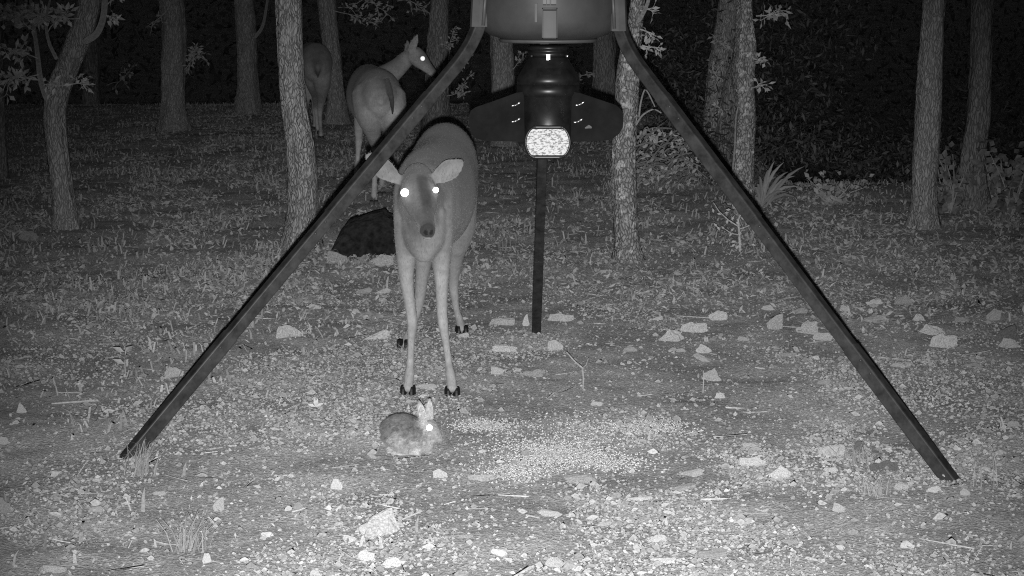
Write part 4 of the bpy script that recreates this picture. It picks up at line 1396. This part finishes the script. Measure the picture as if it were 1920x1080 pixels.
# ================================================================== dark mound with pale blocks in front
mp = G0(690, 486)
def mound():
    ctr = G0(688, 470)
    n, m = 30, 64
    V, F = [], []
    prof = [(622, 470), (630, 450), (640, 425), (650, 410), (668, 403), (690, 396), (715, 394), (740, 396), (760, 420), (770, 470)]
    Yb = ctr[1] + .05
    pw = np.array([[W(a, b, Yb)[0], max(W(a, b, Yb)[2], 0)] for a, b in prof])
    x0, x1 = pw[0, 0], pw[-1, 0]
    for i in range(n):
        v = i / (n - 1) * 2 - 1
        for j in range(m):
            u = j / (m - 1)
            x = x0 + (x1 - x0) * u
            h = np.interp(x, pw[:, 0], pw[:, 1])
            yy = Yb + v * .30
            hh = h * math.sqrt(max(1 - abs(v) ** 2.6, 0))
            nn = (fbm(np.array([x * 12]), np.array([yy * 12 + hh * 9]), 4, 61)[0] - .5)
            V.append([x + nn * .06, yy + nn * .08, hh + nn * .06 * (hh > .02) - .02])
    for i in range(n - 1):
        for j in range(m - 1):
            F.append([i * m + j, i * m + j + 1, (i + 1) * m + j + 1, (i + 1) * m + j])
    g = Geo(); g.add(V, F, .022)
    o = g.build('dark_mound', MAT['mound'], origin=(ctr[0], ctr[1], 0))
    set_props(o, 'low black ragged mound behind the front doe, edged by pale blocks', 'mound')
mound()

# ================================================================== stones
def stone_mesh(name, seed, shape, mat):
    """broken limestone: the hull of a few corner points, edges worn, faces pitted"""
    import bmesh
    rs = np.random.default_rng(seed)
    bm = bmesh.new()
    npt = {'angular': 13, 'rounded': 34, 'flat': 16}[shape]
    pts = rs.normal(0, 1, (npt, 3))
    pts /= np.linalg.norm(pts, axis=1)[:, None]
    pts *= (.80 + .25 * rs.random((npt, 1)))
    if shape != 'rounded':
        pts = np.clip(pts, -.86, .86)
        pts[:, 2] = np.clip(pts[:, 2], -.9, .62 + .25 * rs.random())
    pts /= np.abs(pts).max(0)
    for p in pts: bm.verts.new(p)
    bmesh.ops.convex_hull(bm, input=bm.verts[:])
    for v in [v for v in bm.verts if not v.link_faces]: bm.verts.remove(v)
    bmesh.ops.bevel(bm, geom=bm.edges[:], offset=.07 if shape != 'rounded' else .12, segments=1, affect='EDGES', clamp_overlap=True)
    bmesh.ops.triangulate(bm, faces=bm.faces[:])
    bmesh.ops.subdivide_edges(bm, edges=[e for e in bm.edges if e.calc_length() > .25], cuts=2, use_grid_fill=True)
    bmesh.ops.triangulate(bm, faces=bm.faces[:])
    off = rs.random(3) * 50
    for v in bm.verts:
        p = np.array(v.co)
        n2 = vnoise(np.array([p[0] * 3 + off[2] + p[2] * 2]), np.array([p[1] * 3 + off[0] + p[2] * 2]), seed + 3)[0] - .5
        n3 = vnoise(np.array([p[0] * 9 + off[2] + p[2] * 5]), np.array([p[1] * 9 + off[0] + p[2] * 7]), seed + 4)[0] - .5
        v.co = Vector(p * (1 + .34 * n2 + .14 * n3))
    bmesh.ops.recalc_face_normals(bm, faces=bm.faces[:])
    me = bpy.data.meshes.new(name)
    bm.to_mesh(me); bm.free()
    me.materials.append(mat)
    return me
KINDS = {}
for nm, mt in (('pale', 'stone'), ('dull', 'stone_dull'), ('dark', 'stone_dark')):
    for sh in ('angular', 'rounded', 'flat'):
        KINDS[(nm, sh)] = [stone_mesh('stone', 100 + 31 * k + len(nm) * 7 + len(sh), sh, MAT[mt]) for k in range(3)]

STONES = [
    # px, py of the foot, width px, height px, tone, shape, where
    (627, 497, 52, 27, 'pale', 'angular', 'blocky pale stone at the left front edge of the black mound'),
    (716, 500, 52, 25, 'pale', 'angular', 'blocky pale stone touching the front doe, before the black mound'),
    (672, 498, 28, 9, 'dull', 'flat', 'thin chip between the two pale blocks of the black mound'),
    (54, 450, 42, 20, 'dull', 'rounded', 'dim rounded stone left of the crooked forked tree'),
    (541, 640, 52, 30, 'pale', 'angular', 'large angular pale stone right of the left feeder leg'),
    (704, 638, 60, 24, 'pale', 'flat', 'long flat pale stone left of the front doe hooves'),
    (470, 616, 24, 20, 'pale', 'angular', 'bright stone peeping out just right of the left feeder leg'),
    (945, 612, 54, 20, 'pale', 'flat', 'flat pale stone left of the rear feeder leg foot'),
    (1054, 606, 50, 22, 'pale', 'flat', 'flat pale slab right of the rear feeder leg foot'),
    (988, 614, 16, 26, 'pale', 'angular', 'small upright stone leaning at the rear feeder leg'),
    (1041, 657, 34, 26, 'pale', 'angular', 'bright chunky stone below and right of the rear leg foot'),
    (1000, 702, 52, 18, 'dull', 'flat', 'dull flat slab below the rear feeder leg foot'),
    (930, 699, 32, 20, 'pale', 'angular', 'pale stone right of the right front hoof of the doe'),
    (944, 657, 50, 18, 'pale', 'flat', 'pale flat stone halfway between doe and rear leg foot'),
    (1258, 640, 52, 30, 'pale', 'angular', 'big pale stone, left one of the heap under the right leg'),
    (1300, 624, 54, 24, 'pale', 'rounded', 'pale stone leaning on the heap, behind its left stone'),
    (1346, 602, 44, 22, 'pale', 'angular', 'pale stone at the upper right end of the stone heap'),
    (1333, 712, 36, 27, 'pale', 'rounded', 'round pale stone alone on the gravel, thin stem beside it'),
    (1318, 662, 36, 18, 'pale', 'angular', 'upper of two small pale stones below the stone heap'),
    (1321, 677, 44, 12, 'pale', 'flat', 'lower, flat one of two small stones below the heap'),
    (1348, 746, 22, 15, 'pale', 'angular', 'small pale stone just below the round pale stone'),
    (1456, 622, 38, 34, 'pale', 'angular', 'tall angular stone left of the right feeder leg'),
    (1513, 629, 40, 32, 'pale', 'rounded', 'rounded stone just left of the right feeder leg'),
    (1541, 641, 38, 20, 'pale', 'flat', 'pale stone touching the left side of the right feeder leg'),
    (1582, 584, 26, 14, 'pale', 'angular', 'small stone emerging right of the right feeder leg'),
    (1690, 572, 36, 20, 'dull', 'rounded', 'dim round stone farthest back on the right, before the tree pair'),
    (1745, 628, 52, 24, 'pale', 'angular', 'pale stone behind the largest stone at the right'),
    (1768, 654, 54, 30, 'pale', 'rounded', 'largest pale stone at the right, beyond the right leg'),
    (1862, 600, 34, 26, 'pale', 'angular', 'pale stone behind the dark block near the right edge'),
    (1890, 656, 42, 24, 'pale', 'rounded', 'pale stone leaning against the dark block'),
    (1893, 645, 58, 36, 'dark', 'angular', 'dark square block near the right edge'),
    (1640, 608, 54, 14, 'dull', 'flat', 'dull flat slab right of the right feeder leg'),
    (1480, 668, 34, 12, 'dull', 'flat', 'thin flat chip left of the bolt on the right leg'),
    (38, 778, 24, 20, 'pale', 'angular', 'small lone stone at the left, above the left leg foot'),
    (8, 834, 22, 18, 'pale', 'rounded', 'small round stone on the left picture edge'),
    (6, 958, 34, 36, 'dull', 'rounded', 'large stone cut by the lower left picture edge'),
    (412, 956, 27, 30, 'pale', 'angular', 'bright upright stone right of the left grass tuft'),
    (630, 914, 24, 26, 'pale', 'angular', 'upright bright stone below and left of the rabbit'),
    (716, 1004, 88, 58, 'pale', 'angular', 'biggest rock in front, with a bright split face'),
    (655, 1015, 32, 22, 'pale', 'flat', 'pale stone at the left foot of the biggest front rock'),
    (826, 895, 30, 24, 'pale', 'angular', 'bright stone just below the rabbit chest'),
    (905, 900, 54, 22, 'dull', 'flat', 'flat dull stone right of the rabbit and its bright stone'),
    (1030, 970, 50, 15, 'pale', 'flat', 'bright flat stone alone in front below the corn'),
    (1085, 905, 64, 22, 'dull', 'flat', 'low dull hump at the lower edge of the corn'),
    (1465, 899, 44, 32, 'pale', 'rounded', 'round ball-like stone left of the right grass tuft'),
    (1557, 856, 60, 26, 'pale', 'rounded', 'broad pale stone behind the right grass tuft'),
    (1610, 850, 28, 28, 'dark', 'angular', 'dark pointed stone behind the right grass tuft'),
    (1655, 885, 58, 26, 'dark', 'flat', 'dark flat stone left of the right leg foot'),
    (1557, 889, 30, 14, 'pale', 'flat', 'small pale stone just right of the ball-like stone'),
    (1410, 838, 40, 16, 'pale', 'flat', 'upper flat stone of two left of the ball-like stone'),
    (1408, 878, 54, 20, 'pale', 'flat', 'lower wide flat stone of two left of the ball-like stone'),
    (1296, 893, 52, 16, 'dull', 'flat', 'dull flat stone right of the corn drifts'),
    (1280, 920, 64, 14, 'dull', 'flat', 'wide low slab in front of the corn drifts on the right'),
    (1200, 940, 54, 11, 'pale', 'flat', 'thin pale slab before the corn, right of the bright flat stone'),
    (1245, 1052, 54, 15, 'pale', 'flat', 'bright thin slab on the lower picture edge, right of the middle'),
    (1232, 1018, 42, 16, 'pale', 'angular', 'pale stone just above the bright thin slab at the bottom'),
    (1345, 1050, 92, 22, 'dull', 'flat', 'wide flat bedded rock at the bottom, right of the thin slab'),
    (1040, 1066, 40, 24, 'pale', 'rounded', 'rounded stone at the bottom edge near the middle'),
    (738, 1062, 44, 26, 'pale', 'rounded', 'right stone of the pair in front of the biggest rock'),
    (688, 1050, 40, 26, 'pale', 'rounded', 'left stone of the pair in front of the biggest rock'),
    (592, 1079, 24, 16, 'pale', 'rounded', 'small stone on the bottom edge left of the biggest rock'),
    (388, 1058, 22, 22, 'pale', 'angular', 'small bright stone beside the lower left grass tuft'),
    (105, 1074, 48, 22, 'dull', 'flat', 'dull stone in the bottom left corner'),
    (1570, 965, 32, 20, 'pale', 'angular', 'lone pale stone in front of the right grass tufts'),
    (328, 714, 50, 26, 'pale', 'angular', 'rough pale stone left of the left feeder leg'),
    (402, 694, 24, 13, 'pale', 'flat', 'small flat stone just right of the left feeder leg'),
    (682, 548, 34, 12, 'dull', 'flat', 'thin chip behind the long flat stone, left of the doe'),
    (718, 549, 30, 11, 'pale', 'flat', 'small pale chip beside the front doe, above its knees'),
    (1270, 538, 24, 11, 'pale', 'rounded', 'small stone on the bare soil right of the lichened tree'),
    (800, 728, 42, 14, 'pale', 'flat', 'flat stone between the two front hooves of the doe'),
    (1902, 802, 28, 15, 'pale', 'rounded', 'small stone on the right picture edge'),
    (1720, 604, 26, 18, 'pale', 'angular', 'small stone left behind the largest stone at the right'),
    (1800, 604, 30, 14, 'dull', 'flat', 'dull chip between the largest right stone and the dark block'),
    (592, 583, 26, 12, 'pale', 'flat', 'small flat chip behind the large angular stone by the left leg'),
    (1135, 512, 30, 9, 'pale', 'flat', 'thin pale chip at the foot of the lichened tree'),
    (1275, 660, 20, 9, 'pale', 'flat', 'tiny chip under the left stone of the heap'),
    (868, 634, 24, 11, 'pale', 'flat', 'pale chip just right of the hind hoof of the doe'),
    (1130, 985, 42, 12, 'dull', 'flat', 'dull slab below right of the bright flat stone'),
    (1395, 985, 46, 12, 'dull', 'flat', 'dull slab in the right foreground, above the bedded rock'),
    (560, 955, 22, 13, 'dull', 'angular', 'small dull stone left of the biggest front rock'),
    (1545, 720, 26, 12, 'dull', 'flat', 'thin dull chip left of the lower half of the right leg'),
    (1505, 300, 40, 14, 'dull', 'flat', 'far dim flat rock right of the spiky yucca'),
    (1778, 900, 22, 20, 'pale', 'angular', 'bright chip propped against the foot of the right feeder leg'),
    (1752, 928, 30, 16, 'pale', 'rounded', 'small pale stone in front of the right leg foot, left one'),
    (1808, 936, 26, 16, 'pale', 'angular', 'small pale stone in front of the right leg foot, right one'),
    (1690, 918, 36, 18, 'pale', 'flat', 'pale flat stone between the dark flat stone and the leg foot'),
    (1440, 582, 26, 12, 'pale', 'rounded', 'small pale stone behind the tall angular one by the right leg'),
    (1500, 590, 30, 13, 'dull', 'flat', 'dull chip behind the rounded stone by the right leg'),
    (1395, 640, 24, 12, 'pale', 'flat', 'small chip between the stone heap and the tall angular stone'),
    (1232, 604, 24, 11, 'pale', 'flat', 'small chip behind the left stone of the heap'),
    (1180, 660, 30, 12, 'dull', 'flat', 'dull chip on the soil left of the stone heap'),
    (1640, 570, 30, 13, 'pale', 'rounded', 'small stone just above the dull slab right of the right leg'),
    (1820, 690, 34, 13, 'dull', 'flat', 'dull flat stone below the largest stone at the right'),
    (1690, 690, 44, 12, 'dull', 'flat', 'thin dull slab right of the bolt on the right leg'),
    (1120, 760, 24, 10, 'pale', 'flat', 'small chip above the right corn drift'),
    (870, 1010, 40, 12, 'dull', 'flat', 'dull slab right of the biggest front rock'),
    (935, 1040, 34, 13, 'pale', 'flat', 'pale flat stone at the bottom between rock and rounded stone'),
    (500, 1005, 26, 13, 'pale', 'flat', 'pale chip midway between bright upright stone and biggest rock'),
    (300, 925, 26, 12, 'pale', 'flat', 'pale chip in front of the tuft at the left leg foot'),
    (180, 960, 30, 14, 'dull', 'flat', 'dull flat stone at the lower left, above the corner'),
    (1480, 1020, 40, 14, 'dull', 'flat', 'dull slab at the bottom right, right of the bedded rock'),
    (1700, 1030, 28, 13, 'pale', 'flat', 'lone pale chip in the bottom right corner area'),
]
for i, (px, py, w, h, tn, sh, lab) in enumerate(STONES):
    p = G0(px, py)
    ppm = FPX / p[1]
    rx = w / ppm * .50
    hz = h / ppm
    # seen from ~12 degrees above: part of the height in the picture is the top face
    ry = rx * (.75 if sh != 'flat' else .8)
    el = CAM_H / p[1]
    rz = max((hz - ry * el * .8) * .80, .16 * rx)
    me = KINDS[(tn, sh)][i % 3]
    o = bpy.data.objects.new('stone', me)
    o.scale = (rx, ry, rz)
    yc = p[1] + ry * .8
    xc = p[0] * yc / p[1]
    o.location = (xc, yc, float(gz(xc, yc)) + rz * .08)
    o.rotation_euler = (RNG.normal(0, .12), RNG.normal(0, .12), RNG.normal(0, .35) + (math.pi if RNG.random() < .5 else 0))
    COL.objects.link(o)
    set_props(o, lab, 'stone', 'loose stones on the ground')

# ================================================================== plants on the ground
def tuft(px, py, n, L, spread, label, seed, tone=(.13, .25), name='grass_tuft', cat='grass tuft', group='grass tufts', wd=.0016):
    rs = np.random.default_rng(seed)
    c = G0(px, py); c[2] = gnd(c)
    g = Geo()
    for k in range(n):
        a = rs.random() * 6.283
        b = c + np.array([rs.normal(0, .025), rs.normal(0, .02), 0])
        l = L * (.45 + .65 * rs.random()); ln = spread * (.2 + rs.random())
        out = np.array([math.cos(a), math.sin(a) * .8, 0])
        sd = np.array([-math.sin(a), math.cos(a), 0]) * wd
        if abs(sd[0]) < wd * .5: sd[0] = wd * .6
        pts = [b, b + out * l * .25 * ln + np.array([0, 0, l * .5]), b + out * l * .7 * ln + np.array([0, 0, l * .82]), b + out * l * 1.15 * ln + np.array([0, 0, l * (.98 - .3 * ln)])]
        V = [pts[0] - sd, pts[0] + sd, pts[1] + sd * .9, pts[1] - sd * .9, pts[2] + sd * .6, pts[2] - sd * .6, pts[3]]
        g.add(V, [[0, 1, 2, 3], [3, 2, 4, 5], [5, 4, 6]], tone[0] + (tone[1] - tone[0]) * rs.random())
    o = g.build(name, MAT['grass'], origin=tuple(c), smooth=False)
    return set_props(o, label, cat, group)
tuft(262, 888, 46, .115, .75, 'pale spiky grass tuft hiding the foot of the left feeder leg', 1)
tuft(350, 1035, 44, .11, .95, 'straggly pale grass tuft in the lower left corner', 2)
tuft(1605, 872, 34, .075, 1.0, 'low spread grass tuft left of the right leg foot, the upper one', 3)
tuft(1635, 930, 34, .075, 1.0, 'low spread grass tuft left of the right leg foot, the lower one', 4)
tuft(1845, 920, 5, .14, .35, 'few thin upright blades right of the right leg foot', 5, (.2, .35))
tuft(560, 575, 16, .09, .8, 'small weed clump right of the left feeder leg, half way up', 6)
tuft(235, 600, 14, .08, .8, 'small weed clump in the litter at the left', 7)
tuft(1020, 520, 12, .10, .7, 'thin weed clump behind the rear feeder leg', 8)
tuft(945, 470, 14, .16, .4, 'tall dry stalks behind the doe, left of the rear leg', 9)
tuft(1185, 560, 12, .09, .6, 'weed clump in front of the lichened tree', 10)

def weed(name, label, cat, build_fn, at, seed):
    rs = np.random.default_rng(seed)
    c = G0(*at); c[2] = gnd(c)
    root = empty(name, c, label, cat)
    gt, gl = Geo(), Geo()
    build_fn(gt, gl, c, rs)
    if gt.n: gt.build('stem', MAT['twig'], root)
    if gl.n: gl.build('leaves', MAT['leaf'], root, smooth=False)
    return root
def seedling(gt, gl, c, rs):
    gt.tube([c, c + np.array([0, 0, .05]), c + np.array([.004, 0, .10])], [.003, .002, .0015], 5, .3)
    for k in range(6):
        a = rs.random() * 6.28
        gl.leaf(c + np.array([0, 0, .05 + .05 * rs.random()]), [math.cos(a), math.sin(a), .5], [0, -1, .6], .05, .010, .28)
weed('weed', 'spindly leafy weed between the left edge and the left feeder leg', 'weed', seedling, (235, 708), 1)
def trefoil(gt, gl, c, rs):
    for dx, dz in ((-.9, .4), (-.1, 1.0), (.25, 1.0), (.9, .5)):
        gl.leaf(c + np.array([0, 0, .006]), [dx, -.1, dz], [0, -1, .4], .034, .006, .42)
weed('seedling', 'tiny bright seedling with three leaves left of the doe hooves', 'seedling', trefoil, (592, 768), 2)
def forked(gt, gl, c, rs):
    Y = c[1]
    f = W(1092, 690, Y)
    gt.tube([c, lerp(c, f, .5) + np.array([.003, 0, 0]), f], [.003, .003, .003], 6, .27)
    gt.tube([f, W(1078, 678, Y), W(1062, 660, Y)], [.0035, .003, .002], 6, .27)
    gt.tube([f, W(1099, 684, Y), W(1103, 672, Y)], [.002, .002, .0015], 6, .25)
weed('forked_twig', 'upright pale forked twig right of the rear leg foot', 'twig', forked, (1093, 727), 3)
def stem_thin(gt, gl, c, rs):
    gt.tube([c, c + np.array([.002, 0, .05]), c + np.array([0, 0, .085])], [.0022, .002, .0015], 5, .3)
weed('dry_stem', 'single thin dry stem beside the round pale stone', 'stem', stem_thin, (1318, 733), 4)
def bare(gt, gl, c, rs):
    Y = c[1]
    q = lambda a, b: W(a, b, Y)
    gt.tube([c, q(1386, 440), q(1384, 410)], [.007, .006, .005], 6, .45)
    gt.tube([q(1385, 425), q(1365, 412), q(1348, 396), q(1338, 380)], [.004, .004, .003, .002], 5, .45)
    gt.tube([q(1384, 412), q(1392, 395), q(1402, 380)], [.004, .003, .002], 5, .45)
    gt.tube([q(1385, 430), q(1402, 424), q(1420, 416)], [.003, .003, .002], 5, .45)
    gt.tube([q(1386, 440), q(1372, 438), q(1360, 430)], [.003, .003, .002], 5, .45)
    for k in range(40):
        a, b = 1340 + 90 * rs.random(), 385 + 75 * rs.random()
        gl.leaf(q(a, b) + np.array([0, rs.normal(0, .05), 0]), rs.normal(0, 1, 3), [0, -1, .3], .03, .007, .45)
weed('sapling', 'scrawny bare sapling left of the right feeder leg', 'sapling', bare, (1388, 470), 5)

# yucca
yc = G0(1432, 392); yc[2] = gnd(yc)
yucca = empty('yucca', yc, 'spiky yucca plant with long pointed blades right of the spotted trunk', 'yucca')
for k, (tx, ty) in enumerate([(1508, 312), (1470, 304), (1490, 330), (1452, 302), (1440, 318), (1424, 330), (1418, 345), (1500, 350), (1480, 362), (1466, 372), (1412, 370), (1450, 330), (1478, 322), (1412, 352), (1495, 372), (1402, 380)]):
    g = Geo()
    T_ = W(tx, ty, yc[1] + RNG.normal(0, .05)); b = yc + np.array([RNG.normal(0, .02), RNG.normal(0, .02), .03])
    d = T_ - b; L = np.linalg.norm(d)
    sd = np.cross(d, [0, 1, 0]); sd /= np.linalg.norm(sd)
    V, F = [], []
    for i, (t, w) in enumerate(((0, .007), (.3, .012), (.6, .010), (.85, .005), (1.0, .001))):
        m = b + d * t + np.array([0, 0, .05 * math.sin(math.pi * t)])
        V += [m - sd * w, m + np.array([0, .006, -.004]), m + sd * w]
    for i in range(4):
        F += [[i * 3, i * 3 + 1, i * 3 + 4, i * 3 + 3], [i * 3 + 1, i * 3 + 2, i * 3 + 5, i * 3 + 4]]
    g.add(V, F, .16 + .12 * RNG.random())
    g.build('blade', MAT['leaf'], yucca)

# leafy bushes at the right
def bush(px, py, Y, wpx, hpx, n, leafL, label, seed, tone=(.10, .20)):
    rs = np.random.default_rng(seed)
    c = W(px, py, Y); c[2] = gnd(c)
    root = empty('bush', c, label, 'bush', 'leafy bushes')
    gt, gl = Geo(), Geo()
    w, h = wpx * Y / FPX, hpx * Y / FPX
    for k in range(9):
        e = c + np.array([rs.normal(0, w * .32), rs.normal(0, .15), h * (.5 + .5 * rs.random())])
        m = lerp(c, e, .5) + rs.normal(0, .03, 3)
        path = interp_path(np.array([c, m, e]), 8)
        gt.tube(path, np.linspace(.006, .002, 8), 5, .3)
        for j in range(n // 9):
            q = path[rs.integers(2, 8)] + rs.normal(0, .05, 3)
            gl.leaf(q, rs.normal(0, 1, 3) + np.array([0, 0, -.4]), rs.normal(0, .5, 3) + np.array([0, -1, .2]), leafL * (.6 + .7 * rs.random()), leafL * .33, tone[0] + (tone[1] - tone[0]) * rs.random())
    gt.build('stem', MAT['twig'], root)
    gl.build('leaves', MAT['leaf'], root, smooth=False)
bush(1782, 390, 12.3, 60, 115, 150, .06, 'leafy bush growing between the two right hand trunks', 31)
bush(1893, 390, 12.0, 90, 140, 230, .06, 'bigger leafy bush at the right edge of the picture', 32)
bush(1850, 400, 13.1, 60, 90, 100, .055, 'small leafy bush behind the right one of the tree pair', 33, (.25, .4))
bush(1405, 440, 11.0, 60, 60, 110, .04, 'low scrub tangle at the foot of the spotted trunk', 34)
bush(1555, 395, 12.9, 100, 45, 130, .045, 'low dim scrub at the edge of the dark, right of the yucca', 35, (.2, .35))

# brush heap: arching dead branches behind the lichened tree
bc = W(1245, 352, 13.6); bc[2] = gnd(bc)
heap = empty('brush_heap', bc, 'heap of arching dead branches between the lichened tree and the right feeder leg', 'brush heap')
rs = np.random.default_rng(41)
for k in range(70):
    a = 1198 + 105 * rs.random(); b = 245 + 105 * rs.random()
    Y = 13.3 + .9 * rs.random()
    L = 20 + 40 * rs.random(); sl = rs.normal(.25, .4)
    p0 = W(a - L / 2, b + L * sl / 2, Y); p2 = W(a + L / 2, b - L * sl / 2, Y + rs.normal(0, .15)); p1 = (p0 + p2) / 2 + np.array([0, 0, .02 + .05 * rs.random()])
    for q in (p0, p1, p2): q[2] = max(q[2], gnd(q) + .01)
    path = interp_path(np.array([p0, p1, p2]), 6)
    g = Geo(); g.tube(path, np.linspace(.007, .004, 6), 5, .10 + .14 * rs.random(), cap=False)
    g.build('dead_branch', MAT['twig'], heap)
g = Geo()
for k in range(260):
    a, b = 1195 + 115 * rs.random(), 240 + 115 * rs.random()
    p = W(a, b, 13.2 + 1.0 * rs.random()); p[2] = max(p[2], gnd(p) + .01)
    g.leaf(p, rs.normal(0, 1, 3), rs.normal(0, 1, 3), .05, .012, .2 + .3 * rs.random())
set_props(g.build('dry_leaves', MAT['litter'], heap, smooth=False), kind='stuff')
